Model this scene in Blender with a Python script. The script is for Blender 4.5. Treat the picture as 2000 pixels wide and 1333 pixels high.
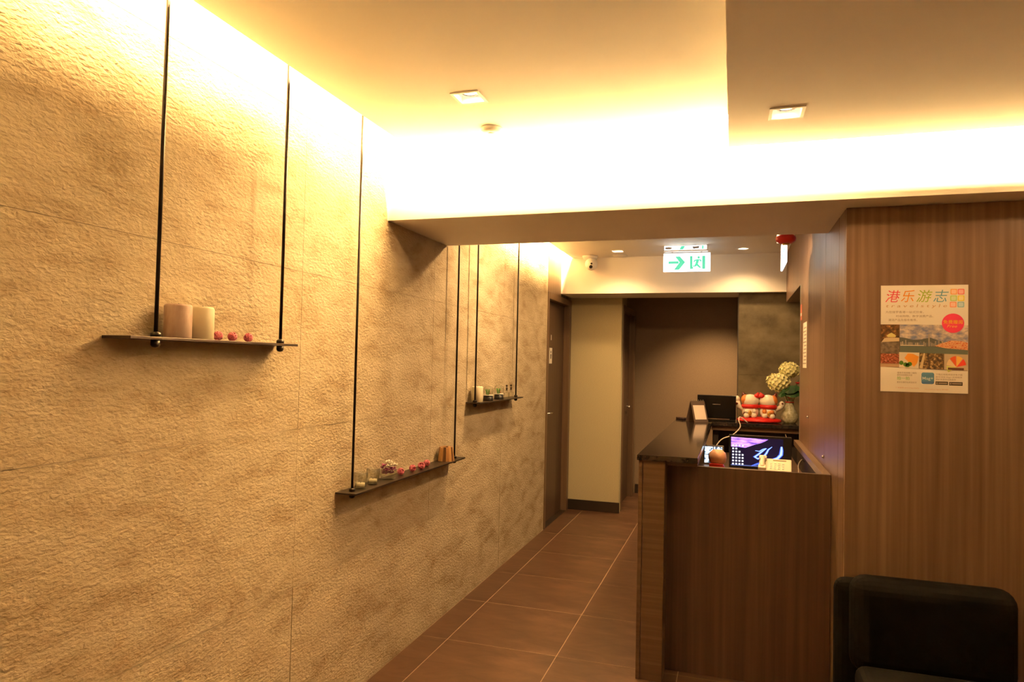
import bpy, math, random
from mathutils import Matrix, Vector
R = random.Random(7)
for _o in list(bpy.data.objects):
    bpy.data.objects.remove(_o, do_unlink=True)
S = bpy.context.scene
COL = S.collection

# ---------------------------------------------------------------- camera
F = 1344.84
yaw, pit, rol = (math.radians(a) for a in (17.832, 1.76108, 1.27311))
cy, sy, cp, sp, cr, sr = math.cos(yaw), math.sin(yaw), math.cos(pit), math.sin(pit), math.cos(rol), math.sin(rol)
fwd = Vector((-sy*cp, cy*cp, sp)); r0 = Vector((cy, sy, 0)); u0 = r0.cross(fwd)
rt = cr*r0 + sr*u0; up = -sr*r0 + cr*u0
cam = bpy.data.cameras.new('camera'); cam.sensor_width = 36; cam.sensor_fit = 'HORIZONTAL'; cam.lens = F/2000*36
cam.clip_start = 0.05; cam.clip_end = 60
camo = bpy.data.objects.new('camera', cam); COL.objects.link(camo)
CAM = Vector((1.608, 0, 1.5))
camo.matrix_world = Matrix(((rt.x, up.x, -fwd.x, CAM.x), (rt.y, up.y, -fwd.y, CAM.y), (rt.z, up.z, -fwd.z, CAM.z), (0, 0, 0, 1)))
S.camera = camo

# ---------------------------------------------------------------- world, exposure
w = bpy.data.worlds.new('world'); S.world = w; w.use_nodes = True
w.node_tree.nodes['Background'].inputs[0].default_value = (0.9, 0.6, 0.35, 1)
w.node_tree.nodes['Background'].inputs[1].default_value = 0.01
S.view_settings.view_transform = 'Standard'; S.view_settings.look = 'None'
S.view_settings.gamma = 1; S.view_settings.use_curve_mapping = False
S.view_settings.exposure = 1.0

# ---------------------------------------------------------------- lights of the room, plus an added rear fill
LED = (1.0, 0.615, 0.25)
WARM = (1.0, 0.60, 0.26)
def area(name, loc, direction, sx, sy_, power, color=LED):
    l = bpy.data.lights.new(name, 'AREA'); l.shape = 'RECTANGLE'; l.size = sx; l.size_y = sy_
    l.energy = power; l.color = color
    o = bpy.data.objects.new(name, l); COL.objects.link(o); o.location = loc
    o.rotation_euler = Vector(direction).to_track_quat('-Z', 'Y').to_euler()
    return o
ZC, ZR, ZF = 2.525, 2.39, 2.525       # main ceiling, lower right ceiling, far ceiling
BY0, BY1, BZ = 2.98, 3.712, 2.175     # beam
# cove strips lie on top of the ceiling edges, inside the slots
def strip(name, a, b, direction, power, wdt=0.02):
    a, b = Vector(a), Vector(b); mid = (a+b)/2; d = Vector(direction).normalized(); L = (b-a).normalized()
    l = bpy.data.lights.new(name, 'AREA'); l.shape = 'RECTANGLE'; l.size = (b-a).length; l.size_y = wdt
    l.energy = power; l.color = LED
    o = bpy.data.objects.new(name, l); COL.objects.link(o)
    z = -d; y = z.cross(L).normalized(); x = L
    o.matrix_world = Matrix(((x.x, y.x, z.x, mid.x), (x.y, y.y, z.y, mid.y), (x.z, y.z, z.z, mid.z), (0, 0, 0, 1)))
    return o
# each strip sits back from the slot edge, so that its direct light only reaches the cove face
strip('cove_strip_wall', (0.130, -2.7, 2.60), (0.130, 2.86, 2.60), (-0.9, 0, -0.3), 155)
strip('cove_strip_beam', (0.15, 2.872, 2.60), (1.56, 2.872, 2.60), (0, 0.9, -0.3), 380)
strip('cove_strip_beam_right', (1.64, 2.860, 2.465), (4.4, 2.860, 2.465), (0, 0.9, -0.3), 260)
strip('cove_strip_far', (0.130, 4.7, 2.60), (0.130, 6.45, 2.60), (-0.9, 0, -0.3), 75)
strip('fill_strip_rear', (0.2, -2.72, 2.465), (4.3, -2.72, 2.465), (0, -0.9, -0.5), 30)  # unseen strip added behind the camera as fill light
def spot(name, loc, power, ang=120, blend=0.5, color=WARM, rad=0.03, aim=(0, 0, -1)):
    l = bpy.data.lights.new(name, 'SPOT'); l.energy = power; l.color = color
    l.spot_size = math.radians(ang); l.spot_blend = blend; l.shadow_soft_size = rad
    o = bpy.data.objects.new(name, l); COL.objects.link(o); o.location = loc
    o.rotation_euler = Vector(aim).to_track_quat('-Z', 'Y').to_euler()
    return o
DL_MAIN = [(0.62, 2.46), (0.62, 0.55), (0.62, -1.3)]
DL_RIGHT = [(1.775, 2.545), (3.0, 2.545), (1.775, 0.2), (3.3, 0.2), (3.3, -1.7)]
DL_FAR = [(0.604, 6.18), (0.604, 4.25), (1.68, 6.23), (1.68, 4.35)]
DL_CORR = [(1.40, 7.50)]
for k, (x, y) in enumerate(DL_MAIN): spot('downlight_beam', (x, y, ZC-0.005), (25, 5, 7)[k], 112, 0.5, rad=0.05, aim=(-0.45, 0, -1))
for k, (x, y) in enumerate(DL_RIGHT): spot('downlight_beam', (x, y, ZR-0.005), (10.5, 8, 8, 3, 3)[k], (156, 156, 124, 124, 124)[k], 0.25, rad=0.04, aim=(-0.5, 0, -1) if k == 2 else (0, 0, -1))
for k, (x, y) in enumerate(DL_FAR): spot('downlight_beam', (x, y, ZF-0.005), (20, 56, 19, 62)[k], (142, 150, 142, 154)[k], 0.6, rad=0.05, aim=((0, -0.12, -1), (-0.3, 0.05, -1), (0, -0.12, -1), (-0.25, 0.3, -1))[k])
for x, y in DL_CORR: spot('downlight_beam', (x, y, 2.44), 78, 108, 0.8)

# ---------------------------------------------------------------- materials
MATS = {}
def mat(name, color=(0.5, 0.5, 0.5), rough=0.5, metal=0.0, emit=None, estr=0.0, trans=0.0, ior=1.45, spec=0.5, alpha=None):
    if name in MATS: return MATS[name]
    m = bpy.data.materials.new(name); m.use_nodes = True
    b = m.node_tree.nodes['Principled BSDF']
    b.inputs['Base Color'].default_value = (*color, 1); b.inputs['Roughness'].default_value = rough
    b.inputs['Metallic'].default_value = metal; b.inputs['IOR'].default_value = ior
    b.inputs['Specular IOR Level'].default_value = spec
    b.inputs['Transmission Weight'].default_value = trans
    if emit:
        b.inputs['Emission Color'].default_value = (*emit, 1); b.inputs['Emission Strength'].default_value = estr
    MATS[name] = m
    return m
def N(m, t, **k):
    n = m.node_tree.nodes.new(t)
    for a, v in k.items(): setattr(n, a, v)
    return n
def noise_mat(name, stops, scale=(1, 1, 1), nscale=5, detail=6, rough=0.5, bump=0.0, bscale=60, dist=0.01, spec=0.5, nrough=0.55, distort=0.0, bdetail=3):
    """colour ramp over stretched noise in object space, plus optional fine relief"""
    m = mat(name, stops[0][1], rough, spec=spec); L = m.node_tree.links; b = m.node_tree.nodes['Principled BSDF']
    tc = N(m, 'ShaderNodeTexCoord'); mp = N(m, 'ShaderNodeMapping'); mp.inputs['Scale'].default_value = scale
    L.new(tc.outputs['Object'], mp.inputs[0])
    n = N(m, 'ShaderNodeTexNoise'); n.inputs['Scale'].default_value = nscale; n.inputs['Detail'].default_value = detail
    n.inputs['Roughness'].default_value = nrough; n.inputs['Distortion'].default_value = distort
    L.new(mp.outputs[0], n.inputs['Vector'])
    r = N(m, 'ShaderNodeValToRGB'); e = r.color_ramp.elements
    while len(e) < len(stops): e.new(0.5)
    for i, (p, c) in enumerate(stops): e[i].position = p; e[i].color = (*c, 1)
    L.new(n.outputs[0], r.inputs[0]); L.new(r.outputs[0], b.inputs['Base Color'])
    if bump:
        n2 = N(m, 'ShaderNodeTexNoise'); n2.inputs['Scale'].default_value = bscale; n2.inputs['Detail'].default_value = bdetail
        L.new(tc.outputs['Object'], n2.inputs['Vector'])
        bp = N(m, 'ShaderNodeBump'); bp.inputs['Strength'].default_value = bump; bp.inputs['Distance'].default_value = dist
        L.new(n2.outputs[0], bp.inputs['Height']); L.new(bp.outputs[0], b.inputs['Normal'])
    return m
def wood(name, axis, c0, c1, c2, rough=0.38):
    sc = {'z': (26, 26, 0.55), 'x': (0.6, 26, 26), 'y': (26, 0.6, 26)}[axis]
    return noise_mat(name, [(0.25, c0), (0.5, c1), (0.75, c2)], sc, 1.6, 5, rough, bump=0.0)
# wall stone : split-face relief
def stone_mat():
    m = mat('rough_beige_stone', (0.4, 0.35, 0.28), 0.75, spec=0.25); L = m.node_tree.links; b = m.node_tree.nodes['Principled BSDF']
    tc = N(m, 'ShaderNodeTexCoord')
    mp = N(m, 'ShaderNodeMapping'); mp.inputs['Rotation'].default_value = (math.radians(-22), 0, 0); mp.inputs['Scale'].default_value = (1, 1.3, 3.2)
    L.new(tc.outputs['Object'], mp.inputs[0])
    n = N(m, 'ShaderNodeTexNoise'); n.inputs['Scale'].default_value = 3.0; n.inputs['Detail'].default_value = 11; n.inputs['Roughness'].default_value = 0.62
    n.inputs['Distortion'].default_value = 0.4
    L.new(mp.outputs[0], n.inputs['Vector'])
    r = N(m, 'ShaderNodeValToRGB'); e = r.color_ramp.elements; e.new(0.5)
    for i, (p, c) in enumerate([(0.30, (0.30, 0.23, 0.135)), (0.46, (0.43, 0.355, 0.235)), (0.66, (0.53, 0.46, 0.325))]):
        e[i].position = p; e[i].color = (*c, 1)
    L.new(n.outputs[0], r.inputs[0]); L.new(r.outputs[0], b.inputs['Base Color'])
    n1 = N(m, 'ShaderNodeTexNoise'); n1.inputs['Scale'].default_value = 85; n1.inputs['Detail'].default_value = 3; n1.inputs['Distortion'].default_value = 0.35
    n2 = N(m, 'ShaderNodeTexVoronoi'); n2.inputs['Scale'].default_value = 60; n2.feature = 'SMOOTH_F1'
    mp2 = N(m, 'ShaderNodeMapping'); mp2.inputs['Rotation'].default_value = (math.radians(35), 0, 0); mp2.inputs['Scale'].default_value = (1, 0.7, 1.3)
    L.new(tc.outputs['Object'], mp2.inputs[0])
    L.new(mp2.outputs[0], n1.inputs['Vector']); L.new(mp2.outputs[0], n2.inputs['Vector'])
    ad = N(m, 'ShaderNodeMath', operation='MULTIPLY_ADD'); ad.inputs[1].default_value = 0.35
    L.new(n2.outputs['Distance'], ad.inputs[0]); L.new(n1.outputs[0], ad.inputs[2])
    bp = N(m, 'ShaderNodeBump'); bp.inputs['Strength'].default_value = 0.78; bp.inputs['Distance'].default_value = 0.0065
    L.new(ad.outputs[0], bp.inputs['Height']); L.new(bp.outputs[0], b.inputs['Normal'])
    return m
STONE = stone_mat()
GROUT_W = mat('wall_grout', (0.42, 0.34, 0.25), 0.9)
PLASTER = noise_mat('ceiling_paint', [(0.3, (0.76, 0.74, 0.69)), (0.7, (0.80, 0.78, 0.73))], nscale=3, rough=0.6, bump=0.05, bscale=300, dist=0.002)
BEAMW = noise_mat('beam_paint', [(0.3, (0.80, 0.78, 0.73)), (0.7, (0.83, 0.81, 0.76))], nscale=3, rough=0.6)
FLOORT = noise_mat('brown_porcelain', [(0.3, (0.062, 0.031, 0.0165)), (0.5, (0.098, 0.051, 0.028)), (0.70, (0.148, 0.079, 0.045))], (1, 2.2, 1), 3.2, 8, 0.42, bump=0.12, bscale=25, dist=0.002, nrough=0.65, distort=0.6)
GROUT_F = mat('floor_grout', (0.40, 0.30, 0.20), 0.9)
WOODV = wood('walnut_vertical', 'z', (0.12, 0.072, 0.045), (0.17, 0.106, 0.068), (0.225, 0.146, 0.096))
WOODX = wood('walnut_crosswise', 'x', (0.065, 0.037, 0.021), (0.095, 0.056, 0.033), (0.15, 0.092, 0.057))
WOODY = wood('walnut_lengthwise', 'y', (0.10, 0.062, 0.04), (0.145, 0.094, 0.06), (0.20, 0.135, 0.09))
WOODSHADE = wood('shaded_walnut_vertical', 'z', (0.055, 0.031, 0.018), (0.078, 0.045, 0.027), (0.108, 0.064, 0.039))  # walnut darkened so the counter front's shade is in its colour
DOORW = wood('door_veneer', 'z', (0.07, 0.042, 0.026), (0.09, 0.055, 0.034), (0.115, 0.072, 0.045), 0.45)
FRAMEW = wood('door_frame_veneer', 'z', (0.13, 0.08, 0.045), (0.16, 0.10, 0.058), (0.20, 0.13, 0.075), 0.4)
PAPER = noise_mat('woven_wallpaper', [(0.35, (0.45, 0.41, 0.26)), (0.65, (0.54, 0.49, 0.31))], (40, 40, 260), 2, 4, 0.8, bump=0.25, bscale=220, dist=0.002)
BROWNP = noise_mat('brown_wallpaper', [(0.35, (0.24, 0.175, 0.115)), (0.65, (0.29, 0.215, 0.145))], (40, 40, 200), 2, 4, 0.8, bump=0.2, bscale=200, dist=0.002)
CONC = noise_mat('mottled_concrete_tile', [(0.34, (0.07, 0.055, 0.030)), (0.5, (0.135, 0.11, 0.062)), (0.66, (0.19, 0.155, 0.095))], (1, 1, 1.2), 3.5, 8, 0.6, nrough=0.6)
SKIRT = mat('dark_skirting', (0.03, 0.022, 0.016), 0.35)
BLACKTOP = noise_mat('polished_black_stone', [(0.4, (0.016, 0.013, 0.011)), (0.6, (0.028, 0.022, 0.018))], nscale=60, rough=0.1, spec=0.6)
BLACKM = mat('black_steel', (0.018, 0.014, 0.011), 0.4, 0.5)
SHELFM = mat('dark_bronze_steel', (0.05, 0.036, 0.026), 0.38, 0.6)
BLACKP = mat('black_plastic', (0.012, 0.012, 0.012), 0.35)
DARKB = mat('dark_board', (0.025, 0.018, 0.014), 0.6)
WHITEM = mat('white_enamel', (0.8, 0.8, 0.78), 0.35)
WHITEP = mat('white_plastic', (0.78, 0.74, 0.66), 0.4)
CHROME = mat('brushed_chrome', (0.75, 0.74, 0.72), 0.2, 1.0)
def thin_glass():
    m = mat('clear_glass', (0.97, 0.98, 0.96), 0.02); L = m.node_tree.links; out = m.node_tree.nodes['Material Output']
    tr = N(m, 'ShaderNodeBsdfTransparent'); tr.inputs[0].default_value = (0.95, 0.96, 0.93, 1)
    gl = N(m, 'ShaderNodeBsdfGlossy'); gl.inputs['Roughness'].default_value = 0.04
    lw = N(m, 'ShaderNodeLayerWeight'); pw = N(m, 'ShaderNodeMath', operation='POWER'); pw.inputs[1].default_value = 3.5; L.new(lw.outputs['Facing'], pw.inputs[0])
    fr = N(m, 'ShaderNodeMath', operation='MULTIPLY_ADD'); fr.inputs[1].default_value = 0.8; fr.inputs[2].default_value = 0.09; L.new(pw.outputs[0], fr.inputs[0])
    mx = N(m, 'ShaderNodeMixShader'); L.new(fr.outputs[0], mx.inputs[0]); L.new(tr.outputs[0], mx.inputs[1]); L.new(gl.outputs[0], mx.inputs[2])
    L.new(mx.outputs[0], out.inputs[0]); return m
GLASS = thin_glass()
LAMP = mat('lamp_glow', (1, 1, 1), 0.5, emit=(1.0, 0.78, 0.5), estr=14)
REFL = mat('lamp_reflector', (0.9, 0.88, 0.84), 0.15, 0.9)
LEATHER = noise_mat('black_leatherette', [(0.4, (0.0035, 0.0035, 0.0028)), (0.6, (0.005, 0.005, 0.004))], nscale=20, rough=0.8, spec=0.1, bump=0.15, bscale=180, dist=0.002)

# ---------------------------------------------------------------- mesh helpers
class MB:
    def __init__(s): s.v = []; s.f = []; s.sm = []
    def add(s, vs, fs, M=None, smooth=False):
        o = len(s.v)
        s.v += [tuple(M @ Vector(p)) if M else tuple(p) for p in vs]
        s.f += [tuple(i+o for i in f) for f in fs]; s.sm += [smooth]*len(fs); return s
    def box(s, x0, x1, y0, y1, z0, z1, M=None):
        v = [(x, y, z) for z in (z0, z1) for y in (y0, y1) for x in (x0, x1)]
        return s.add(v, [(0, 2, 3, 1), (4, 5, 7, 6), (0, 1, 5, 4), (2, 6, 7, 3), (0, 4, 6, 2), (1, 3, 7, 5)], M)
    def lathe(s, prof, n=24, M=None, smooth=True, sx=1, sy=1, caps=True):
        v = []; f = []
        for r, z in prof:
            for i in range(n):
                a = 2*math.pi*i/n; v.append((r*math.cos(a)*sx, r*math.sin(a)*sy, z))
        for j in range(len(prof)-1):
            for i in range(n):
                k = (i+1) % n; f.append((j*n+i, j*n+k, (j+1)*n+k, (j+1)*n+i))
        if caps and prof[0][0] > 1e-3: f.append(tuple(reversed(range(n))))
        if caps and prof[-1][0] > 1e-3: f.append(tuple((len(prof)-1)*n+i for i in range(n)))
        return s.add(v, f, M, smooth)
    def ball(s, c, rx, ry=None, rz=None, n=16, m=10, M=None):
        ry = ry or rx; rz = rz or rx
        prof = [(max(math.sin(math.pi*j/m), 1e-4), -math.cos(math.pi*j/m)) for j in range(m+1)]
        T = Matrix.Translation(c) @ Matrix.Diagonal((rx, ry, rz, 1))
        if M: T = M @ T
        return s.lathe(prof, n, T, True)
    def tube(s, pts, r, n=8, closed=False, M=None):
        pts = [Vector(p) for p in pts]; v = []; f = []; K = len(pts); ref = None
        for i, p in enumerate(pts):
            if closed: d = pts[(i+1) % K]-pts[i-1]
            else: d = pts[min(i+1, K-1)]-pts[max(i-1, 0)]
            d.normalize()
            if ref is None: ref = d.orthogonal().normalized()
            ref = (ref - d*ref.dot(d)).normalized(); b = d.cross(ref)
            for k in range(n):
                a = 2*math.pi*k/n; v.append(p + r*(math.cos(a)*ref+math.sin(a)*b))
        for i in range(K if closed else K-1):
            j = (i+1) % K
            for k in range(n): l = (k+1) % n; f.append((i*n+k, i*n+l, j*n+l, j*n+k))
        if not closed: f += [tuple(reversed(range(n))), tuple((K-1)*n+k for k in range(n))]
        return s.add(v, f, M, True)
    def prism(s, poly, t0, t1, plane='xz', M=None):
        """polygon extruded between t0 and t1 along the missing axis"""
        def P(a, b, t): return (a, t, b) if plane == 'xz' else ((a, b, t) if plane == 'xy' else (t, a, b))
        n = len(poly); v = [P(a, b, t0) for a, b in poly]+[P(a, b, t1) for a, b in poly]
        f = [tuple(range(n)), tuple(reversed(range(n, 2*n)))]+[(i, i+n, (i+1) % n+n, (i+1) % n) for i in range(n)]
        return s.add(v, f, M)
    def mesh(s, name):
        me = bpy.data.meshes.new(name); me.from_pydata(s.v, [], s.f)
        for p, q in zip(me.polygons, s.sm): p.use_smooth = q
        me.validate(); me.update()
        import bmesh
        b = bmesh.new(); b.from_mesh(me); bmesh.ops.recalc_face_normals(b, faces=b.faces); b.to_mesh(me); b.free()
        return me
    def build(s, name, m, parent=None, bevel=0, seg=2, kind=None, label=None, loc=None):
        return link(name, s.mesh(name), m, parent, bevel, seg, kind, label, loc)
def link(name, me, m, parent=None, bevel=0, seg=2, kind=None, label=None, loc=None):
    if not me.materials: me.materials.append(m)
    o = bpy.data.objects.new(name, me); COL.objects.link(o)
    if parent: o.parent = parent
    if loc: o.location = loc
    if bevel:
        b = o.modifiers.new('bevel', 'BEVEL'); b.width = bevel; b.segments = seg; b.limit_method = 'ANGLE'; b.angle_limit = math.radians(40)
    if kind: o['kind'] = kind
    if label: o['label'] = label
    return o
def box(name, m, parent, x0, x1, y0, y1, z0, z1, bevel=0, label=None, seg=2, M=None):
    return MB().box(x0, x1, y0, y1, z0, z1, M).build(name, m, parent, bevel, seg, None, label)
def thing(name, label, cat, loc=(0, 0, 0), rz=0, group=None):
    o = bpy.data.objects.new(name, None); COL.objects.link(o); o.location = loc; o.rotation_euler = (0, 0, rz)
    o.empty_display_size = 0.05
    o['label'] = label; o['category'] = cat
    if group: o['group'] = group
    return o
def tag(o, label, cat, group=None):
    o['label'] = label; o['category'] = cat
    if group: o['group'] = group
    return o
def struct(name, mb, m, bevel=0, label=None):
    o = mb.build(name, m, None, bevel); o['kind'] = 'structure'
    if label: o['label'] = label
    return o
def slab(mb, x0, x1, y0, y1, z0, z1, holes=()):
    xs = sorted({x0, x1} | {h[i] for h in holes for i in (0, 1)}); ys = sorted({y0, y1} | {h[i] for h in holes for i in (2, 3)})
    for i in range(len(xs)-1):
        for j in range(len(ys)-1):
            cx, cyy = (xs[i]+xs[i+1])/2, (ys[j]+ys[j+1])/2
            if any(h[0] < cx < h[1] and h[2] < cyy < h[3] for h in holes): continue
            mb.box(xs[i], xs[i+1], ys[j], ys[j+1], z0, z1)
    return mb
def rounded(cx, cz, w_, h_, r, n=5):
    p = []
    for sx, sz, a0 in ((1, 1, 0), (-1, 1, 90), (-1, -1, 180), (1, -1, 270)):
        for i in range(n+1):
            a = math.radians(a0+90*i/n); p.append((cx+sx*(w_/2-r)+r*math.cos(a), cz+sz*(h_/2-r)+r*math.sin(a)))
    return p

# ---------------------------------------------------------------- setting: floor
floor = struct('floor', MB().box(-0.2, 4.6, -3.1, 8.4, -0.12, -0.0006), GROUT_F, label='dark brown tiled floor with pale grout lines')
TX, TY = 0.605, 0.6175; gx0, gy0 = 0.159, 3.482
gap = 0.002; tmesh = {}
i0, j0 = -1, -11
for i in range(i0, 8):
    for j in range(j0, 8):
        x0, x1, y0, y1 = gx0+i*TX, gx0+(i+1)*TX, gy0+j*TY, gy0+(j+1)*TY
        x0, x1, y0, y1 = max(x0, 0.0), min(x1, 4.5), max(y0, -3.0), min(y1, 8.19)
        if x1-x0 < 0.02 or y1-y0 < 0.02: continue
        k = (round(x1-x0, 3), round(y1-y0, 3))
        if k not in tmesh:
            tmesh[k] = MB().box(gap, k[0]-gap, gap, k[1]-gap, -0.0006, 0).mesh('floor_tile')
        link('tile', tmesh[k], FLOORT, floor, loc=(x0, y0, 0))

# ---------------------------------------------------------------- setting: left stone wall
wall_left = struct('wall_left', MB().box(-0.16, -0.0035, -3.1, 6.045, 0, 2.8), GROUT_W, label='left wall clad in large rough beige stone tiles')
ye = [-2.664+1.242*i for i in range(8)]; ze = [0.0, 0.611, 1.222, 1.835, 2.447, 2.79]
for a in range(7):
    for b_ in range(5):
        g = 0.0009; pr = R.uniform(-0.0007, 0.0007)
        MB().box(-0.0034, pr, ye[a]+g, ye[a+1]-g, ze[b_]+(g if b_ else 0), ze[b_+1]-g).build('tile', STONE, wall_left)
# end of the wall at the door, door 1 in the left wall
wl2 = MB().box(-0.16, -0.06, 6.045, 7.0, 2.15, 2.8)
struct('wall_left_overdoor', wl2, PLASTER)
od = MB().box(-0.06, 0.0, 6.05, 6.53, 2.152, 2.75)
struct('trim_1', od, FRAMEW, label='wood panel above the first door')
door1 = MB().box(-0.085, -0.055, 6.10, 6.90, 0.004, 2.09)
d1 = struct('door_1', door1, DOORW, label='dark veneer door with lever handle at the end of the stone wall')
MB().box(-0.15, 0.003, 6.046, 6.987, -0.0005, 0.003).build('threshold', SKIRT, d1)
MB().box(-0.10, 0.004, 6.048, 6.095, 0.0032, 2.15).build('frame_jamb', FRAMEW, d1, 0.003)
MB().box(-0.10, 0.004, 6.905, 6.985, 0, 2.15).build('frame_jamb', FRAMEW, d1, 0.003)
MB().box(-0.10, 0.004, 6.095, 6.905, 2.09, 2.15).build('frame_head', FRAMEW, d1, 0.003)
h = MB().box(-0.055, -0.05, 6.20, 6.24, 1.0, 1.05).tube([(-0.055, 6.22, 1.03), (-0.01, 6.22, 1.03)], 0.009).tube([(-0.012, 6.215, 1.03), (-0.012, 6.33, 1.03)], 0.008)
h.build('lever_handle', CHROME, d1, label='chrome lever handle')
pl = MB().box(-0.055, -0.052, 6.33, 6.43, 1.495, 1.645).build('door_sign', WHITEP, d1, label='small white door plate with a figure')
mk = MB().lathe([(0.0001, 0), (0.013, 0), (0.013, 0.001), (0.0001, 0.001)], 14, Matrix.Translation((-0.0515, 6.38, 1.605)) @ Matrix.Rotation(math.pi/2, 4, 'Y'), False)
mk.prism([(6.362, 1.585), (6.398, 1.585), (6.392, 1.54), (6.368, 1.54)], -0.052, -0.0508, 'yz')
mk.build('print', mat('print_dark', (0.05, 0.045, 0.05), 0.6), pl)
MB().box(-0.055, -0.053, 6.385, 6.40, 1.72, 1.77).build('door_number', WHITEP, d1)
# ---------------------------------------------------------------- far end: column, corridor, back wall
struct('wall_column', MB().box(-0.16, 0.525, 7.0, 7.09, 0, 2.6), PAPER, label='narrow wall covered in olive woven wallpaper')
struct('wall_corridor_left', MB().box(0.30, 0.4, 7.09, 8.3, 0, 2.6), PAPER)
struct('baseboard_column', MB().box(0.002, 0.532, 6.988, 7.0, 0, 0.105), SKIRT, 0.002)
d2 = struct('door_2', MB().box(0.44, 0.47, 7.18, 7.93, 0.004, 2.06), DOORW, label='dark door in the side of the narrow wall')
MB().box(0.4, 0.53, 7.09, 7.17, 0, 2.12).build('frame_jamb', FRAMEW, d2, 0.003)
MB().box(0.4, 0.53, 7.94, 8.02, 0, 2.12).build('frame_jamb', FRAMEW, d2, 0.003)
MB().box(0.4, 0.53, 7.17, 7.94, 2.06, 2.12).build('frame_head', FRAMEW, d2, 0.003)
MB().tube([(0.47, 7.80, 1.03), (0.515, 7.80, 1.03)], 0.009).tube([(0.513, 7.805, 1.03), (0.513, 7.69, 1.03)], 0.008).box(0.47, 0.475, 7.78, 7.83, 0.92, 1.12).build('lever_handle', CHROME, d2, label='chrome lever handle')
MB().box(0.47, 0.473, 7.3, 7.4, 1.5, 1.65).build('door_sign', WHITEP, d2)
struct('wall_back', MB().box(0.3, 2.9, 8.19, 8.3, 0, 2.6), BROWNP, label='brown papered end wall of the corridor')
struct('baseboard_back', MB().box(0.53, 1.65, 8.178, 8.19, 0, 0.105), SKIRT)
stone2 = struct('wall_concrete', MB().box(1.652, 2.9, 6.64, 8.19, 0, 2.6), DARKB, label='mottled grey concrete tile wall behind the flowers')
for k, (a, b_) in enumerate(((0.0, 0.715), (0.717, 1.432), (1.434, 2.178))):
    MB().box(1.652, 2.27, 6.625, 6.64, a, b_).build('tile', CONC, stone2)
    MB().box(2.272, 2.9, 6.625, 6.64, a, b_).build('tile', CONC, stone2)
# ---------------------------------------------------------------- ceilings, beam, bulkhead
hs = 0.047
def holes(L): return [(x-hs, x+hs, y-hs, y+hs) for x, y in L]
struct('ceiling', slab(MB(), 0.11, 1.58, -2.85, 2.89, ZC, ZC+0.02, holes(DL_MAIN)), PLASTER, label='main plaster ceiling with cove slots along wall and beam')
struct('ceiling_lower', slab(slab(MB(), 1.58, 4.6, -2.85, 2.89, ZR, ZR+0.02, holes(DL_RIGHT)), 1.58, 1.60, -2.85, 2.89, ZR+0.02, ZC+0.02), PLASTER, label='lower ceiling panel on the right')
struct('ceiling_far', slab(MB(), 0.11, 2.16, BY1, 6.53, ZF, ZF+0.02, holes(DL_FAR)), PLASTER)
struct('ceiling_corridor', slab(MB(), 0.3, 2.9, 7.05, 8.3, 2.45, 2.52, holes(DL_CORR)), PLASTER)
struct('ceiling_slab', MB().box(-0.2, 4.6, -3.1, 8.4, 2.80, 2.9), PLASTER)
struct('trim_2', MB().box(0.0, 4.6, BY0, BY1, BZ, 2.80), BEAMW, label='white ceiling beam crossing the room')
struct('trim_3', MB().box(0.0, 2.9, 6.53, 7.0, 2.178, 2.80), BEAMW, label='white bulkhead at the far end of the lobby')
# ---------------------------------------------------------------- wood walls on the right
XS = 2.05
wf = struct('wall_front_right', MB().box(XS+0.03, 4.6, 3.165, 3.24, 0, 2.175), DARKB, label='wood veneer wall carrying the poster')
for a, b_ in ((XS+0.001, 3.20), (3.204, 4.5)):
    MB().box(a, b_, 3.14, 3.165, 0.0, 2.174).build('panel', WOODV, wf, 0.0015)
ws = struct('wall_right', MB().box(XS+0.025, XS+0.12, 3.165, 5.16, 0, 2.8), DARKB, label='wood veneer side wall beside the counter')
for a, b_ in ((3.168, 3.332), (3.338, 3.807), (3.812, 4.568), (4.572, 5.15)):
    MB().box(XS, XS+0.025, a, b_, 0, BZ-0.001 if b_ < 3.7 else 2.524).build('panel', WOODV, ws, 0.0012)
MB().box(XS, XS+0.12, 5.15, 6.53, 2.085, 2.524).build('panel', WOODV, ws, 0.0012)
MB().box(XS-0.002, XS+0.12, 5.15, 5.163, 0, 2.085).build('edge_strip', mat('edge_alu', (0.35, 0.34, 0.31), 0.35, 0.6), ws)
for y, z in ((4.57, 1.205), (3.81, 1.057)):
    MB().lathe([(0.0001, 0), (0.008, 0), (0.008, 0.006), (0.005, 0.010), (0.0001, 0.011)], 12, Matrix.Translation((XS-0.0005, y, z)) @ Matrix.Rotation(-math.pi/2, 4, 'Y')).build('lock_knob', CHROME, ws, label='tiny chrome knob')
# room behind the camera and to the right
struct('wall_far_right', MB().box(4.5, 4.6, -3.1, 3.2, 0, 2.8), WOODV)
struct('wall_rear', MB().box(-0.2, 4.6, -3.2, -3.0, 0, 2.8), BROWNP)
struct('wall_side_passage', MB().box(2.9, 3.0, 3.24, 8.3, 0, 2.8), BROWNP)

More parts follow.
